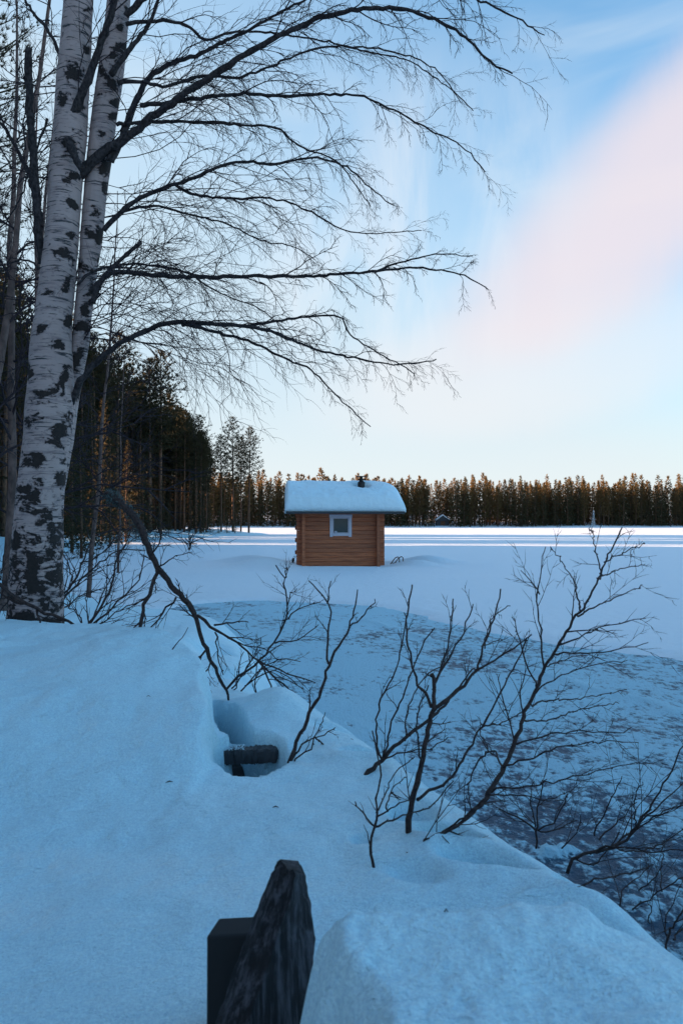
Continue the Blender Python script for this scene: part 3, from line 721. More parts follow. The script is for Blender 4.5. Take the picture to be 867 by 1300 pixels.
rowsR = [(620, 62, 84), (560, 66, 95), (520, 76, 100), (480, 82, 106), (440, 90, 114), (400, 94, 118), (350, 99, 124), (300, 102, 132), (250, 106, 137), (200, 110, 144), (150, 116, 150), (100, 123, 158), (50, 130, 163), (0, 136, 167), (-120, 150, 176), (-300, 168, 188), (-560, 192, 205), (-880, 214, 219)]
scR = [(160, 12, 6, 8, 0), (151, 26, 6, 7, 0), (152, 52, 12, 9, .4), (140, 64, 8, 6, 0), (138, 100, 16, 9, -.2), (145, 125, 12, 7, .2), (143, 142, 8, 6, .3), (133, 206, 15, 12, -.6), (132, 236, 6, 8, 0), (113, 293, 12, 7, .3), (124, 300, 7, 14, -.2), (125, 330, 5, 8, 0), (100, 335, 12, 6, .1), (118, 372, 12, 12, -.3), (104, 412, 12, 8, .3),
       (96, 455, 10, 18, .5), (90, 500, 12, 20, .5), (106, 395, 6, 12, 0), (127, 165, 7, 6, 0), (118, 268, 7, 5, .2), (128, 85, 6, 14, -.6)]
obj('trunk', trunk_mesh('right_trunk', rowsR, scR, .10), M['birch'], BIR, label='right trunk, slimmer and more rosy, leaning to the right')
TW = MB()
def grow(mb, p, d, L, r, lev, rs, droop, seg=6, kids=6, sides=3, spread=.7, wander=.16):
    """one twig and its side twigs; returns nothing, adds tubes to mb"""
    n = seg; pts = [p.copy()]; q = p.copy(); dd = d.normalized(); dirs = []
    for i in range(n):
        dd = (dd + Vector((rs.gauss(0, wander), rs.gauss(0, wander), rs.gauss(0, wander) - droop * (i + 1) / n))).normalized()
        q = q + dd * (L / n); pts.append(q.copy()); dirs.append(dd.copy())
    rad = [r * (1 - .72 * i / n) for i in range(n + 1)]
    mb.tube(pts, rad, sides if lev > 1 else max(sides, 4), False)
    if lev <= 0: return pts
    sg = rs.choice((-1, 1))
    for k in range(kids):
        t = .12 + .86 * (k + rs.random() * .8) / kids; i = min(n - 1, int(t * n)); f_ = t * n - i
        b = pts[i].lerp(pts[i + 1], min(1, f_)); sg = -sg
        ax = dirs[i].cross(Vector((rs.gauss(0, .6), -1.0, rs.gauss(0, .4)))).normalized()
        nd = (dirs[i] + ax * sg * spread * rs.uniform(.5, 1.2) + Vector((0, rs.gauss(0, .35), 0))).normalized()
        l = L * rs.uniform(.28, .52) * (1.15 - .55 * t)
        grow(mb, b, nd, l, max(r * .55, .0009), lev - 1, rs, droop * 1.1, max(3, seg - 2), max(2, kids - 2), 3, spread, wander)
    return pts
LIMBS = [  # (pixels, start radius px, end radius px, depth offset at the tip, number of side twigs, side length m, droop)
    ([(100, 222), (128, 195), (165, 172), (205, 140), (245, 112), (285, 86), (330, 58), (370, 38), (430, 16), (500, 11), (545, 22), (590, 48), (622, 78), (650, 92)], 6.5, .8, -.5, 34, .75, .14),
    ([(140, 205), (158, 168), (172, 130), (190, 98), (215, 82), (255, 68), (295, 48), (335, 27), (380, 4), (440, -25), (520, -45)], 5.0, .9, .5, 30, .8, .12),
    ([(80, 184), (92, 150), (112, 102), (131, 48), (146, 2), (152, -60), (160, -140), (175, -260)], 6.5, 2.0, -.55, 14, 1.1, .05),
    ([(141, 95), (163, 65), (190, 30), (203, -5), (225, -60), (250, -130)], 4.0, 1.0, .2, 14, .9, .08),
    ([(150, 105), (178, 104), (215, 108), (262, 96), (300, 98), (345, 84), (400, 62), (460, 60), (520, 72), (560, 95), (585, 130)], 2.6, .6, .35, 30, .60, .16),
    ([(160, 30), (200, 27), (235, 32), (262, 50), (300, 40), (345, 42), (400, 50), (470, 66), (520, 78), (570, 112), (600, 140)], 2.3, .6, .7, 26, .60, .16),
    ([(178, 134), (215, 130), (262, 124), (310, 119), (360, 122), (410, 119), (455, 122), (500, 140), (545, 165), (585, 185), (615, 218)], 2.8, .6, -.3, 34, .6, .18),
    ([(148, 158), (190, 155), (250, 155), (305, 158), (350, 163), (385, 188), (425, 203), (450, 232), (470, 262)], 2.3, .6, .4, 26, .55, .18),
    ([(132, 292), (148, 275), (172, 255), (205, 240), (240, 228), (275, 212), (308, 205), (350, 208), (395, 200), (440, 212), (470, 238), (500, 262)], 3.6, .6, -.3, 34, .65, .16),
    ([(222, 234), (250, 248), (300, 252), (345, 252), (390, 266), (430, 290), (470, 296), (535, 292)], 2.0, .5, -.1, 28, .5, .2),
    ([(150, 270), (195, 262), (240, 272), (290, 285), (330, 305), (370, 312), (400, 330)], 1.8, .5, .3, 22, .55, .18),
    ([(115, 372), (130, 355), (150, 345), (195, 350), (262, 352), (330, 350), (390, 351), (440, 347), (480, 344), (520, 340), (560, 343), (590, 350), (620, 368)], 3.8, .6, -.2, 34, .5, .16),
    ([(472, 345), (500, 335), (530, 328), (560, 322), (600, 326)], 1.6, .5, -.3, 9, .25, .05),
    ([(90, 512), (100, 488), (122, 460), (150, 438), (190, 418), (222, 409), (262, 411), (310, 414), (345, 421), (372, 432), (405, 445), (450, 455), (500, 463), (555, 457)], 4.8, .6, -.5, 34, .55, .20),
    ([(232, 411), (285, 424), (325, 437), (360, 455), (395, 470), (430, 505), (470, 542)], 2.4, .5, -.6, 20, .45, .24),
    ([(310, 414), (350, 408), (390, 402), (430, 402), (445, 425), (480, 448), (520, 470), (525, 478)], 1.9, .5, -.3, 18, .40, .24),
    ([(55, 335), (50, 300), (46, 240), (40, 160), (37, 100), (37, 60)], 6.0, 4.2, -.35, 14, .55, .05),
    ([(52, 290), (40, 230), (22, 190), (0, 155), (-40, 110)], 3.2, 1.5, .3, 14, .7, .08),
    ([(77, 72), (62, 40), (40, 12), (20, -20), (-20, -70)], 2.8, 1.0, .2, 14, .7, .1),
    ([(60, 150), (40, 210), (20, 265), (-10, 300)], 1.6, .6, .4, 14, .6, .1),
    ([(60, 350), (35, 330), (10, 335), (-30, 345)], 1.7, .7, .4, 12, .6, .1),
    ([(100, 360), (130, 340), (180, 336), (235, 345), (280, 372), (330, 392), (370, 425)], 2.0, .5, .6, 24, .6, .12),
    ([(95, 10), (140, -60), (220, -120), (320, -140), (430, -120)], 4, .8, .2, 20, .9, .1),
    ([(160, 20), (230, -40), (330, -70), (450, -60), (560, -20), (640, 15), (690, 45)], 4, .6, -.2, 34, .8, .16),
]
rs = random.Random(31); limb_pts = []
for li, (pix, r0, r1, dz, nk, sl, dr) in enumerate(LIMBS):
    n = len(pix); pts = []
    for i, (a, b) in enumerate(pix):
        t = i / (n - 1); pts.append(P(a, b, BD - (.12 if i == 0 else .04) * (1 if dz < 0 else -1) * 0 + dz * t ** 1.2))
    rad = [((r0 + (r1 - r0) * (i / (n - 1)) ** .75)) / F * BD for i in range(n)]
    pts, rad = spline(pts, rad, .035)
    pts = [p + Vector((rs.gauss(0, .003), rs.gauss(0, .004), rs.gauss(0, .003))) for p in pts]
    rad = [r * rs.uniform(.88, 1.16) for r in rad]
    mb = MB(); mb.tube(pts, rad, 8)
    obj('branch', mb.mesh('branch', origin=BASE), M['limb'], BIR)
    K = len(pts)
    nk = int(nk * .84)
    for k in range(nk):
        t = .10 + .90 * (k + rs.random()) / nk; i = min(K - 2, int(t * (K - 1)))
        d = (pts[i + 1] - pts[i]).normalized(); sg = 1 if k % 2 else -1
        ax = d.cross(Vector((rs.gauss(0, .5), -1, rs.gauss(0, .5)))).normalized()
        nd = (d * 1.1 + ax * sg * rs.uniform(.25, .9) + Vector((.25, rs.gauss(0, .4), -.05))).normalized()
        l = sl * rs.uniform(.35, 1.1) * (1.1 - .6 * t)
        grow(TW, pts[i], nd, l, min(rad[i] * .55, .0050) * rs.uniform(.6, 1), 2, rs, dr, 7, 6)
# wispy side twigs that spring from the trunks
for k in range(36):
    y = rs.uniform(60, 470); x = np.interp(y, [0, 200, 480], [160, 140, 100]) if rs.random() < .8 else np.interp(y, [0, 480], [82, 38])
    right = x > 95 or rs.random() < .1
    d = Vector((1 if right else -1, rs.gauss(0, .5), rs.uniform(-.15, .5)))
    grow(TW, P(x, y, BD + rs.uniform(-.05, .15)), d, rs.uniform(.6, 1.7), .0042, 2, rs, .12, 9, 9)
obj('twigs', TW.mesh('twigs', origin=BASE), M['twig'], BIR, kind='stuff')
# broken branch stub at mid height with its knobbly end
for pix, r0, r1 in (([(118, 385), (128, 358), (148, 335), (180, 307)], 3.6, 2.2), ([(86, 175), (98, 205), (104, 214)], 5, 4)):
    pts, rad = spline([P(a, b, BD - .14) for a, b in pix], [(r0 + (r1 - r0) * i / (len(pix) - 1)) / F * BD for i in range(len(pix))], .02)
    rad = [r * rs.uniform(.85, 1.2) for r in rad]; mb = MB(); mb.tube(pts, rad, 8); obj('branch_stub', mb.mesh('branch_stub', origin=BASE), M['limb'], BIR)
# ------------------------------------------------------------------ thin bare trees behind the birch
def bare_tree(px_base, d, h, seed, label, lean=0.0, rr=.05, dense=26):
    rs = random.Random(seed); p = P(px_base, 690, d); z = hz(p.x, p.y); B = Vector((p.x, p.y, z))
    o = empty('bare_tree', B, label, 'tree')
    pts = [Vector((0, 0, -.3))]; q = pts[0].copy(); n = 14
    for i in range(n):
        q = q + Vector((lean / n + rs.gauss(0, .03), rs.gauss(0, .03), h / n)); pts.append(q.copy())
    rad = [rr * (1 - .88 * i / n) for i in range(n + 1)]
    mb = MB(); mb.tube(pts, rad, 7); obj('trunk', mb.mesh('trunk'), M['farbark'], o)
    tw = MB()
    for k in range(dense):
        t = .18 + .8 * (k + rs.random()) / dense; i = min(n - 1, int(t * n)); a = rs.uniform(0, 6.28)
        grow(tw, pts[i].lerp(pts[i + 1], rs.random()), Vector((math.cos(a), math.sin(a), rs.uniform(.3, 1.2))), h * .24 * (1.15 - t * .8) * rs.uniform(.6, 1.2), rad[i] * .38, 2, rs, .05, 6, 6)
    obj('twigs', tw.mesh('twigs'), M['twig'], o, kind='stuff')
bare_tree(22, 11, 9.5, 1, 'slim rosy bare tree just left of the birch trunk', .6, .06)
bare_tree(2, 9.5, 9.0, 2, 'bare thin tree at the left edge of the photo', .3, .07, 30)
bare_tree(30, 14, 11, 3, 'taller thin bare tree behind the birch, close to its left side', .3, .07, 30)
bare_tree(112, 16, 9.5, 4, 'bare tree seen just right of the birch trunk against the dark wood', .6, .06, 30)
bare_tree(-45, 8, 9.0, 5, 'bare tree whose twigs reach in from the left edge', 1.2, .06, 26)
bare_tree(150, 24, 9.0, 6, 'bare sapling in front of the dark wood, right of the birch', .3, .05, 26)
p = P(-55, 690, 16); o = empty('pine_tree', (p.x, p.y, hz(p.x, p.y)), 'pine whose dark crown fills the top left corner', 'tree')
obj('trunk', NEARPINE[0], M['pinebark'], o); obj('crown', NEARPINE[1], M['pine'], o)

# ------------------------------------------------------------------ shrubs and loose branches in the foreground
def on_bank(px, py):
    """distance at which the ray through a pixel meets the bank"""
    d = .7
    while d < 40:
        p = P(px, py, d)
        h = hz(p.x, p.y)
        if p.z < max(h, .0): return d
        d *= 1.01
    return d
def shrub(name, label, cat, base, stems, zoom, mt='shrub', depth_tip=.25, twl=.20, nk=6, seed=1, sink=.06, bend=0, bd=None, droop=-.05, lev=1, buds=True, group=None):
    """stems: list of (points in a zoomed view, r0, r1 in photo pixels, tip depth offset or None); zoom = (ox, oy, scale)"""
    ox, oy, sc = zoom; rs = random.Random(seed)
    T = lambda q: (ox + q[0] / sc, oy + q[1] / sc)
    bx, by = T(base); d0 = bd or on_bank(bx, by); B = P(bx, by, d0)
    o = empty(name, B, label, cat, group); tw = MB()
    done = []
    for si, (pts_, r0, r1, *dz) in enumerate(stems):
        pix = [T(q) for q in pts_]; n = len(pix)
        # start depth: nearest point of an already built stem
        s0 = d0
        if done:
            best = min(done, key=lambda e: (e[0] - pix[0][0]) ** 2 + (e[1] - pix[0][1]) ** 2)
            if (best[0] - pix[0][0]) ** 2 + (best[1] - pix[0][1]) ** 2 < 20 ** 2: s0 = best[2]
        dt = dz[0] if dz else rs.uniform(-1, 1) * depth_tip
        dep = [s0 + dt * (i / (n - 1)) for i in range(n)]
        pts = [P(a, b, dd) for (a, b), dd in zip(pix, dep)]
        done += [(a, b, dd) for (a, b), dd in zip(pix, dep)]
        for i in range(n - 1):
            for f_ in (.33, .66): done.append((pix[i][0] * (1 - f_) + pix[i + 1][0] * f_, pix[i][1] * (1 - f_) + pix[i + 1][1] * f_, dep[i] * (1 - f_) + dep[i + 1] * f_))
        rad = [(r0 + (r1 - r0) * (i / (n - 1)) ** .8) / F * dd for i, dd in enumerate(dep)]
        if si == 0 and sink: pts.insert(0, pts[0] + Vector((0, 0, -sink)) - (pts[1] - pts[0]).normalized() * .02); rad.insert(0, rad[0] * 1.05)
        pts, rad = spline(pts, rad, .018 * s0 / 2)
        jit = .0011 * s0
        pts = [p + Vector((rs.gauss(0, jit), rs.gauss(0, jit), rs.gauss(0, jit))) for p in pts]
        rad = [r * rs.uniform(.9, 1.12) for r in rad]
        mb = MB(); mb.tube(pts, rad, 7 if r0 > 2 else 5)
        K = len(pts)
        if buds:
            for k in range(max(2, K // 4)):
                i = rs.randrange(K // 5, K - 1); d = (pts[i + 1] - pts[i]).normalized(); sd = d.orthogonal(); sd.rotate(Matrix.Rotation(rs.uniform(0, 6.28), 3, d))
                b = pts[i]; e = b + (d + sd * 1.3).normalized() * (rad[i] + .0040 * s0 / 2)
                mb.tube([b, b.lerp(e, .6), e], [.0016 * s0 / 2, .0019 * s0 / 2, .0004], 4, False)
        obj('stem', mb.mesh('stem', origin=B), M[mt], o)
        for k in range(nk):
            t = .18 + .80 * (k + rs.random()) / max(1, nk); i = min(K - 2, int(t * (K - 1)))
            d = (pts[i + 1] - pts[i]).normalized(); sg = 1 if k % 2 else -1
            ax = d.cross(Vector((rs.gauss(0, .4), -1, rs.gauss(0, .4)))).normalized()
            nd = (d * 1.15 + ax * sg * rs.uniform(.35, .95) + Vector((0, rs.gauss(0, .3), .05))).normalized()
            grow(tw, pts[i], nd, twl * rs.uniform(.4, 1.2) * (1.15 - .7 * t), min(rad[i] * .55, .0026 * s0 / 2), lev, rs, droop, 5, 4, 4, .6, .13)
    if tw.v: obj('twigs', tw.mesh('twigs', origin=B), M[mt], o, kind='stuff')
    return o
Z6 = (440, 640, 2.03); Z8 = (560, 900, 2.825); Z2 = (130, 620, 2.55); Z1 = (0, 640, 3.468); ZC = (440, 880, 4.335)
shrub('willow_shrub', 'upright bare shrub with one straight dark stem in the middle of the foreground snow', 'shrub', (158, 848), [
    ([(158, 848), (172, 750), (198, 650), (215, 565), (226, 480), (222, 435)], 4.2, 2.2, .05),
    ([(219, 520), (205, 488), (185, 465), (172, 420), (158, 365), (155, 300), (168, 205)], 2.2, .9),
    ([(218, 538), (258, 502), (300, 466), (335, 428), (352, 370), (375, 310), (398, 215)], 2.8, .9),
    ([(225, 470), (242, 420), (258, 370), (275, 245)], 1.9, .8), ([(228, 455), (262, 400), (300, 330), (326, 258)], 1.7, .8),
    ([(330, 432), (395, 395), (440, 362), (470, 338)], 1.5, .7), ([(180, 760), (215, 742), (262, 712), (305, 645), (350, 572), (400, 480), (440, 400), (465, 345)], 2.2, .8, .25),
    ([(195, 668), (180, 590), (190, 520), (212, 470)], 1.3, .8), ([(350, 572), (410, 560), (470, 520)], 1.1, .6), ([(352, 370), (372, 300), (420, 260)], 1.0, .6)],
    Z6, nk=3, twl=.14, seed=3)
shrub('willow_shrub', 'bare shrub leaning right from a dent in the bank, left of the straight-stemmed one', 'shrub', (48, 702), [
    ([(48, 702), (88, 658), (148, 606), (213, 552), (250, 520), (290, 470), (330, 420)], 3.4, .9, .35),
    ([(88, 658), (76, 600), (90, 500), (122, 430), (146, 350), (150, 280)], 1.5, .7), ([(95, 652), (118, 560), (150, 480), (200, 350), (232, 318)], 1.4, .7),
    ([(88, 658), (150, 640), (215, 630), (262, 600)], 1.2, .6), ([(148, 606), (160, 520), (200, 450), (262, 405)], 1.1, .6)], Z6, nk=3, twl=.16, seed=4)
shrub('willow_shrub', 'small knobbly shrub with its foot nearest the snow heap, left of the straight stem', 'shrub', (155, 968), [
    ([(155, 968), (135, 890), (138, 800), (155, 735), (158, 650), (175, 540), (182, 400), (140, 210)], 2.2, .9, .1),
    ([(155, 735), (50, 603)], 1.2, .8), ([(160, 732), (250, 700), (370, 655), (480, 610), (592, 483)], 1.4, .7), ([(160, 700), (215, 650), (290, 608), (360, 575)], 1.3, .7),
    ([(165, 660), (220, 540), (260, 450), (370, 350)], 1.2, .6), ([(215, 650), (245, 540), (325, 458)], 1.1, .6), ([(250, 540), (302, 595)], .9, .6)], ZC, nk=3, twl=.06, seed=5, lev=0)
shrub('willow_shrub', 'largest bare shrub, fanning out to the right over the frosted ice', 'shrub', (198, 868), [
    ([(198, 868), (250, 848), (310, 812), (345, 775), (366, 744)], 1.5, 3.0, .12), ([(360, 752), (400, 690), (430, 620), (455, 550), (480, 490), (510, 420), (542, 368), (590, 290), (620, 248), (647, 190), (680, 120), (710, 62)], 3.4, .8, .45),
    ([(210, 866), (262, 836), (318, 792), (355, 760)], 1.3, 1.5, .1), ([(655, 178), (640, 110), (630, 58)], 1.0, .5), ([(600, 275), (590, 215), (560, 160), (525, 112)], 1.2, .5),
    ([(592, 290), (640, 262), (700, 238), (770, 206)], 1.3, .5), ([(645, 195), (700, 168), (768, 155)], 1.0, .5), ([(665, 150), (710, 125), (766, 102)], 1.0, .5),
    ([(545, 365), (600, 345), (640, 322), (700, 308), (770, 295)], 1.3, .5), ([(528, 388), (580, 382), (640, 385), (700, 372), (775, 357)], 1.3, .5),
    ([(505, 430), (500, 340), (490, 250), (495, 190), (512, 110)], 1.5, .5), ([(495, 230), (478, 200), (450, 168)], .9, .5), ([(490, 470), (455, 390), (440, 330), (425, 290)], 1.2, .5),
    ([(480, 490), (530, 455), (600, 425), (722, 402)], 1.2, .5), ([(465, 520), (520, 505), (600, 500), (720, 480)], 1.3, .5), ([(452, 560), (520, 555), (600, 530), (700, 512)], 1.3, .5),
    ([(430, 620), (500, 600), (580, 585), (690, 590), (735, 575)], 1.4, .5), ([(405, 680), (480, 650), (560, 625), (650, 612), (745, 612)], 1.4, .5), ([(372, 738), (450, 730), (530, 715), (640, 690), (750, 667)], 1.5, .5),
    ([(362, 748), (440, 750), (520, 760), (560, 745)], 1.2, .5), ([(430, 620), (420, 560), (400, 500), (390, 440)], 1.3, .5), ([(400, 690), (385, 640), (345, 650), (312, 724)], 1.4, 1.0),
    ([(375, 645), (348, 600), (345, 560)], 1.0, .5), ([(510, 420), (560, 400), (620, 390)], 1.0, .5)], Z6, nk=4, twl=.20, seed=6, depth_tip=.4, droop=-.03)
shrub('willow_shrub', 'bare shrub growing beside the log hole with two tall forked stems', 'shrub', (608, 888), [
    ([(608, 888), (640, 800), (672, 730), (705, 655), (735, 572), (765, 510), (800, 450), (815, 400), (825, 330)], 3.0, .8, .3), ([(735, 572), (728, 520), (730, 470), (738, 420), (730, 370), (700, 330), (668, 300)], 1.6, .7),
    ([(732, 375), (738, 300)], .9, .6), ([(803, 445), (835, 415), (867, 380), (885, 365)], 1.1, .6), ([(612, 880), (650, 830), (700, 805), (755, 775)], 1.4, .6), ([(690, 806), (740, 850), (798, 892)], 1.2, .5), ([(620, 885), (680, 830), (705, 770), (722, 725)], 1.2, .5)],
    Z2, nk=2, twl=.12, seed=8)
shrub('willow_shrub', 'clump of fine bare stems on the bank edge behind the fallen branch', 'shrub', (395, 655), [
    ([(395, 655), (440, 610), (500, 570), (555, 500), (590, 430), (600, 385), (592, 330), (590, 290), (565, 250)], 1.8, .7, .3), ([(592, 290), (602, 255)], .8, .5), ([(590, 430), (635, 390), (700, 370)], 1.1, .5),
    ([(560, 500), (630, 490), (700, 440)], 1.1, .5), ([(600, 380), (612, 340), (630, 325)], .9, .5), ([(420, 650), (460, 590), (520, 490)], 1.1, .5), ([(450, 660), (500, 600), (570, 555), (640, 560)], 1.1, .5), ([(500, 690), (498, 610), (530, 560)], 1.0, .5),
    ([(430, 660), (440, 600), (455, 530)], .9, .5), ([(460, 640), (560, 590), (650, 650)], 1.0, .5)], Z2, nk=5, twl=.28, seed=9)
shrub('fallen_branch', 'long broken branch with a mossy upper end hanging down into the hole in the snow', 'branch', (405, 670), [
    ([(408, 675), (385, 620), (352, 560), (322, 480), (297, 402), (240, 330), (180, 255), (150, 185), (105, 95), (50, 35), (20, 22)], 1.5, 5.2, .5),
    ([(300, 408), (368, 458), (435, 498), (508, 558), (600, 598), (690, 627)], 2.2, .6, -.2), ([(508, 558), (555, 608), (638, 678), (662, 740)], 1.6, .6), ([(518, 575), (543, 640), (560, 706)], 1.4, .7), ([(368, 440), (420, 435), (472, 430)], 1.3, .6),
    ([(182, 258), (162, 320), (140, 372), (110, 476)], 2.6, 2.2), ([(240, 352), (182, 425), (130, 480)], 1.5, .8), ([(335, 520), (310, 560), (300, 586)], 1.4, .7), ([(352, 560), (330, 600), (345, 640)], 1.1, .6), ([(300, 402), (290, 380), (270, 345)], 1.2, .6),
    ([(180, 255), (230, 225), (290, 205)], 1.1, .5), ([(368, 470), (372, 520), (390, 600)], 1.2, .6), ([(160, 215), (185, 170), (190, 130)], 1.2, .6), ([(440, 500), (520, 520), (580, 560)], .9, .5)],
    Z2, nk=4, twl=.22, seed=10, sink=.1, bd=3.45, droop=.02)
# fuzzy moss on its upper end
br = bpy.data.objects['fallen_branch']; mb = MB(); rs = random.Random(3)
for k in range(1500):
    t = rs.random(); px = np.interp(t, [0, .4, .7, 1], [138, 150, 171, 192]); py = np.interp(t, [0, .4, .7, 1], [629, 634, 657, 698])
    p = P(px + rs.gauss(0, 4), py + rs.gauss(0, 4), 3.92 + rs.gauss(0, .02)); v = Vector((rs.gauss(0, 1), rs.gauss(0, 1), rs.gauss(0, 1) - .4)).normalized() * rs.uniform(.008, .022); s_ = v.orthogonal().normalized() * .0025
    mb.tri(p - s_, p + s_, p + v)
obj('moss', mb.mesh('moss', False, br.location), M['moss'], br, kind='stuff')
shrub('willow_shrub', 'fan of bare twigs spreading from the snow just right of the birch foot', 'shrub', (390, 552), [
    ([(390, 555), (430, 470), (475, 390), (500, 320), (515, 240), (550, 180), (575, 110)], 1.9, .7, .3), ([(392, 550), (470, 480), (540, 410), (600, 350), (625, 290), (640, 220)], 1.6, .6, .5), ([(395, 548), (480, 500), (560, 450), (600, 440)], 1.2, .5, .3),
    ([(380, 552), (420, 480), (440, 420), (500, 300), (520, 200)], 1.3, .5, .6), ([(400, 550), (470, 540), (560, 560), (600, 570)], 1.0, .5, 0), ([(385, 550), (340, 480), (300, 440), (270, 430)], 1.0, .5, .2)], Z1, nk=9, twl=.34, seed=12, bd=4.1)
shrub('willow_shrub', 'tangle of bare twigs behind the right side of the birch foot', 'shrub', (235, 500), [
    ([(235, 500), (265, 420), (320, 350), (360, 265), (380, 220), (410, 120)], 2.0, .7, .5), ([(235, 495), (300, 400), (380, 310), (480, 230), (530, 200), (640, 205)], 1.7, .6, .8), ([(240, 500), (300, 440), (370, 400), (460, 370)], 1.2, .5, .3), ([(320, 350), (300, 250), (250, 200)], 1.0, .5, .5),
    ([(360, 265), (450, 215), (540, 130)], 1.1, .5, .5)], Z1, nk=10, twl=.40, seed=13, bd=5.0)
shrub('willow_shrub', 'bare bush twigs at the left edge behind the birch foot', 'shrub', (-60, 500), [
    ([(-60, 500), (-20, 400), (10, 300), (20, 200)], 1.6, .6, .5), ([(-60, 500), (0, 420), (40, 330), (80, 260)], 1.4, .6, .6), ([(-60, 500), (-40, 380), (-30, 250)], 1.2, .6, .5)], Z1, nk=10, twl=.45, seed=23, bd=5.3)
shrub('fallen_branch', 'dark bare branch lying across the foot of the birch on the snow', 'branch', (382, 555), [
    ([(390, 558), (300, 518), (200, 478), (100, 430), (0, 352), (-60, 320)], 1.6, 2.8, -.05), ([(160, 470), (180, 540), (200, 590)], 1.7, .9, -.12), ([(120, 440), (60, 430), (0, 395), (-40, 380)], 1.6, 1.0, .05), ([(60, 400), (20, 450), (0, 490)], 1.1, .6, .1)], Z1, nk=3, twl=.14, seed=14, bd=4.05, sink=0)
shrub('shore_sapling', 'tiny dark bare sapling alone on the snow left of the cabin', 'sapling', (283, 190), [
    ([(278, 192), (285, 170), (297, 148)], 1.2, .6), ([(283, 180), (270, 165)], .8, .5), ([(285, 175), (305, 180)], .7, .5)], Z2, nk=5, twl=1.1, seed=15, bd=24, sink=.1, buds=False)
shrub('dead_twig', 'small single twig standing in the snow right of the birch mound', 'twig', (758, 642), [([(758, 642), (790, 605), (828, 545)], .8, .4)], Z1, nk=0, seed=16)
shrub('willow_shrub', 'bare bush at the right edge rising from the dark frosted ice', 'shrub', (520, 520), [
    ([(470, 540), (560, 510), (640, 480), (700, 420), (770, 320), (820, 220), (880, 100)], 2.2, .8, .1), ([(530, 520), (620, 490), (740, 380), (867, 270)], 1.8, .7), ([(540, 455), (580, 380), (620, 300), (645, 240)], 1.2, .5), ([(560, 500), (650, 495), (760, 512), (900, 505)], 1.5, .6),
    ([(560, 470), (640, 400), (700, 330)], 1.2, .5), ([(640, 485), (720, 420), (800, 370), (900, 330)], 1.2, .6), ([(600, 495), (690, 510), (790, 480), (900, 400)], 1.1, .6), ([(480, 530), (540, 560), (600, 500), (640, 440)], 1.1, .6), ([(700, 420), (690, 340), (720, 260)], 1.0, .5)],
    Z8, nk=3, twl=.42, seed=17, bd=3.3, depth_tip=.4)
shrub('willow_shrub', 'low dark bush on the ice just behind the bank edge in the middle right', 'shrub', (340, 430), [
    ([(340, 440), (345, 370), (360, 300), (375, 250)], 1.3, .6), ([(340, 438), (300, 400), (240, 375), (190, 350)], 1.4, .6), ([(345, 435), (400, 400), (440, 340), (450, 300)], 1.2, .6), ([(345, 438), (420, 430), (480, 400)], 1.1, .5), ([(340, 430), (320, 340), (330, 260)], 1.0, .5),
    ([(430, 500), (480, 450), (500, 380)], 1.0, .5)], Z8, nk=3, twl=.36, seed=18, bd=3.1)
shrub('dead_twig', 'forked dark twig sticking out of a dent in the snow near the lower right edge', 'twig', (412, 692), [
    ([(412, 692), (455, 665), (530, 620), (600, 602), (680, 590), (760, 560)], 1.9, .7, .1), ([(455, 665), (500, 665), (545, 683), (580, 686)], 1.5, .9, .0)], Z8, nk=3, twl=.10, seed=19, lev=0)
shrub('willow_shrub', 'sparse bush stems on the ice at the lower right edge', 'shrub', (640, 690), [
    ([(638, 690), (660, 640), (710, 600), (745, 555)], 1.0, .5), ([(686, 718), (740, 680), (867, 600), (900, 580)], 1.2, .6), ([(790, 650), (785, 560), (800, 480)], .9, .5), ([(700, 650), (770, 600), (790, 560)], .9, .5)], Z8, nk=3, twl=.3, seed=20, bd=2.75)
shrub('willow_shrub', 'dark bare bush in the lowest right corner of the ice', 'shrub', (820, 830), [
    ([(810, 820), (835, 770), (867, 715), (920, 660)], 1.5, .7), ([(830, 830), (860, 790), (920, 760)], 1.3, .6), ([(815, 830), (800, 770), (830, 700), (867, 600)], 1.0, .5), ([(745, 770), (752, 720), (740, 690)], .8, .5)], Z8, nk=3, twl=.26, seed=21, bd=2.3)
shrub('dead_twig', 'short twig lying across a dent in the snow below the straight shrub', 'twig', (327, 893), [([(325, 893), (385, 898), (440, 930), (470, 955), (510, 990)], 1.2, .8, -.02), ([(440, 935), (480, 940)], .9, .6, 0)], ZC, nk=0, seed=22, sink=0)
shrub('dead_twig', 'thin twig dropping from the big shrub foot into the deep footprint', 'twig', (582, 888), [([(582, 892), (560, 845), (518, 790)], .8, .6, .0), ([(582, 905), (635, 905)], .7, .4, 0)], ZC, nk=0, seed=24, sink=0)
# bits of bark on the snow
for k, (px, py, s_) in enumerate(((41, 972 - 0, 1.0), (215, 994, 1.0), (350, 1026, .9), (566, 1160, .55), (446, 940, .6), (189, 885, .6))):
    d = on_bank(px, py); p = P(px, py, d); mb = MB(); a = random.uniform(-.5, .5)
    v = Vector((math.cos(a), math.sin(a), .1)) * .010 * s_ * d / 2
    mb.tube([p - v + Vector((0, 0, .003)), p + Vector((0, 0, .006)), p + v + Vector((0, 0, .002))], [.0008, .0022 * s_, .0007], 5, False)
    me = mb.mesh('bark_flake', origin=p)
    labs = ['dark bark flake low on the snow mound at far left', 'dark bark flake on the smooth snow left of the log hole', 'dark bark flake on the snow below the log hole', 'dark bud scrap at the far edge of the snow heap', 'tiny dark flake on the snow right of the log hole', 'tiny dark speck on the face of the left snow mound']
    o = obj('bark_flake', me, M['limb'], label=labs[k], cat='bark flake'); o.location = p

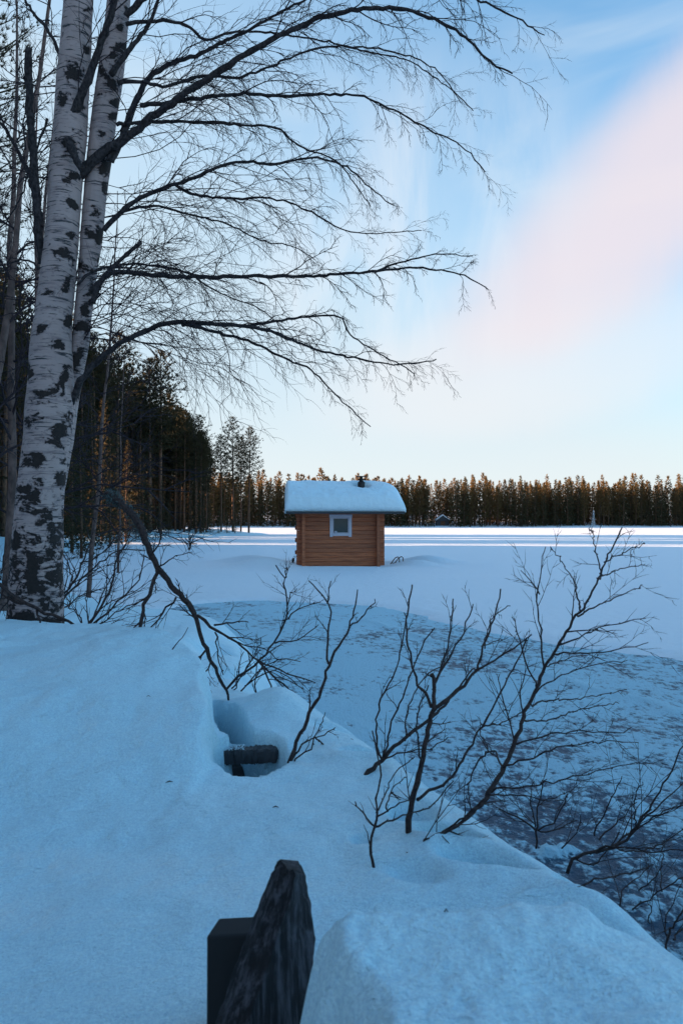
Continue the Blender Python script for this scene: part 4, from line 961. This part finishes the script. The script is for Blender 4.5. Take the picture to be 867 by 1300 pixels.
# log in the hole
a = P(255, 961, 2.80); b = P(331, 958, 2.80); c_ = P(354, 957, 2.80)
m, q = mat('wet_log'); n = q.noise(q.mapv(q.tc, (5, 40, 40)), 1, 4); q.setc(q.mix(n, (.012, .012, .014), (.05, .045, .05))); q.b.inputs['Roughness'].default_value = .6; q.nt.links.new(q.bump(n, .7, .006), q.b.inputs['Normal']); M['wetlog'] = m
mb = MB(); pts, rad = spline([a, b, c_], [.034, .032, .026], .006); rs = random.Random(8)
for i, p in enumerate(pts):
    for (dy, dz_) in ((-.030, .018), (-.026, .028), (.030, .027), (.034, -.020), (.0, -.031), (-.032, -.024)):
        k_ = 1.0 - (.35 if i > len(pts) - 3 else 0)
        mb.v.append(p + Vector((rs.gauss(0, .002), dy * k_ + rs.gauss(0, .0016), dz_ * k_ + rs.gauss(0, .0022))))
for i in range(len(pts) - 1):
    for j_ in range(6): mb.f.append((i * 6 + j_, i * 6 + (j_ + 1) % 6, (i + 1) * 6 + (j_ + 1) % 6, (i + 1) * 6 + j_))
mb.f.append(tuple(reversed(range(6)))); mb.f.append(tuple((len(pts) - 1) * 6 + j_ for j_ in range(6)))
o = obj('log', mb.mesh('log', False, a), M['wetlog'], label='dark wet squared log lying across the hole in the snow bank', cat='log'); o.location = a
LOG = o
xs = np.linspace(-.62, -.16, 40); ys = np.linspace(2.40, 3.7, 90); X, Y = np.meshgrid(xs, ys)
M['soil'] = flat('dark_soil', (.018, .016, .017), .9, 0, .5, 30)
sheet('bare_ground', X, Y, .69 + .03 * fbm(X * 12, Y * 12, 4, 99), M['soil'])
mb = MB()
for k in range(420):
    t = rs.random() ** 1.6 * .45; p = a.lerp(c_, .12 + t) + Vector((0, rs.uniform(-.025, .03), .030 + abs(rs.gauss(0, .004)))); q_ = rs.uniform(.002, .006)
    v = [p + Vector((rs.uniform(-q_, q_), rs.uniform(-q_, q_), rs.uniform(-q_, q_))) for _ in range(4)]
    n0 = len(mb.v); mb.v += v; mb.f += [(n0, n0 + 1, n0 + 2), (n0, n0 + 2, n0 + 3), (n0, n0 + 3, n0 + 1), (n0 + 1, n0 + 3, n0 + 2)]
obj('frost_crust', mb.mesh('frost_crust', False, a), M['snow_roof'], LOG, kind='stuff')

# ------------------------------------------------------------------ weathered wood in front of the camera
m, q = mat('weathered_wood')
gr = q.noise(q.mapv(q.tc, (85, 85, 5), (0, R(-13), 0)), 1.0, 6, .7, .08); bl = q.noise(q.tc, 14, 4)
cc = q.mix(q.ramp(gr, .42, .66), (.012, .012, .014), (.085, .078, .090)); cc = q.mix(q.ramp(bl, .50, .72), cc, (.016, .014, .015)); q.setc(cc)
q.b.inputs['Roughness'].default_value = .8; q.b.inputs['Specular IOR Level'].default_value = .2
q.nt.links.new(q.bump(gr, .9, .004), q.b.inputs['Normal']); M['old'] = m
M['post'] = flat('dark_post', (.012, .012, .014), .8, 0, .25, 40)
RAIL = empty('wooden_fence', P(330, 1250, 1.2), 'dark weathered plank leaning on a square post at the bottom of the photo', 'fence')
O = RAIL.location.copy()
st = [  # left edge, ridge between narrow and broad face, right edge, distance
    ((362, 1107), (373, 1103.5), (384, 1106), 1.130), ((358, 1112), (375, 1109), (389, 1112), 1.128), ((350, 1128), (372, 1132), (391, 1130), 1.120), ((336, 1163), (357, 1173), (397, 1166), 1.110),
    ((324.5, 1194), (348, 1200), (400, 1192), 1.100), ((313, 1225), (340, 1228), (398, 1220), 1.090), ((299, 1264), (326, 1268), (391, 1262), 1.075), ((286, 1302), (313, 1306), (382, 1304), 1.06), ((262, 1370), (292, 1376), (366, 1374), 1.04), ((222, 1480), (256, 1486), (336, 1484), 1.01)]
rows = []
for (l, c_, r_, d) in st:
    L_ = P(*l, d); C_ = P(*c_, d - .018); R_ = P(*r_, d + .045); bk = Vector((-.012, .034, .004))
    rows.append([L_, L_.lerp(C_, .5) + Vector((0, -.001, 0)), C_, C_.lerp(R_, .25), C_.lerp(R_, .5), C_.lerp(R_, .75), R_, R_ + bk * .8, L_ + bk])
fine = []
for i in range(len(rows) - 1):
    for k in range(14):
        t = k / 14; q_ = i + t; fine.append([a.lerp(b, t) + Vector((mnoise.noise(Vector((q_ * 2.3, j_ * 3.1, 0))) * .0030, mnoise.noise(Vector((q_ * 1.7, j_ * 2.2, 4))) * .0035, mnoise.noise(Vector((q_ * 9, j_ * 5.2, 9))) * .0008)) for j_, (a, b) in enumerate(zip(rows[i], rows[i + 1]))])
fine.append(rows[-1]); mb = MB(); n = 9
for rw in fine: mb.v += rw
for i in range(len(fine) - 1):
    for j in range(n): mb.f.append((i * n + j, (i + 1) * n + j, (i + 1) * n + (j + 1) % n, i * n + (j + 1) % n))
mb.f.append(tuple(range(n))); mb.f.append(tuple(reversed([(len(fine) - 1) * n + j for j in range(n)])))
obj('plank', mb.mesh('plank', False, O), M['old'], RAIL)
mb = MB(); d = 1.20
tl, trr = P(278, 1165, d + .05), P(372, 1160, d + .05); fl, fr_ = P(262, 1189, d), P(366, 1184, d)
k = 0; dz = Vector((0, 0, -.75))
mb.v += [tl, trr, fr_, fl, tl + dz, trr + dz, fr_ + dz, fl + dz]
mb.f += [(3, 2, 1, 0), (0, 4, 7, 3), (3, 7, 6, 2), (2, 6, 5, 1), (1, 5, 4, 0)]
me = mb.mesh('post', False, O); o = obj('post', me, M['post'], RAIL); bv = o.modifiers.new('bevel', 'BEVEL'); bv.width = .004; bv.segments = 2
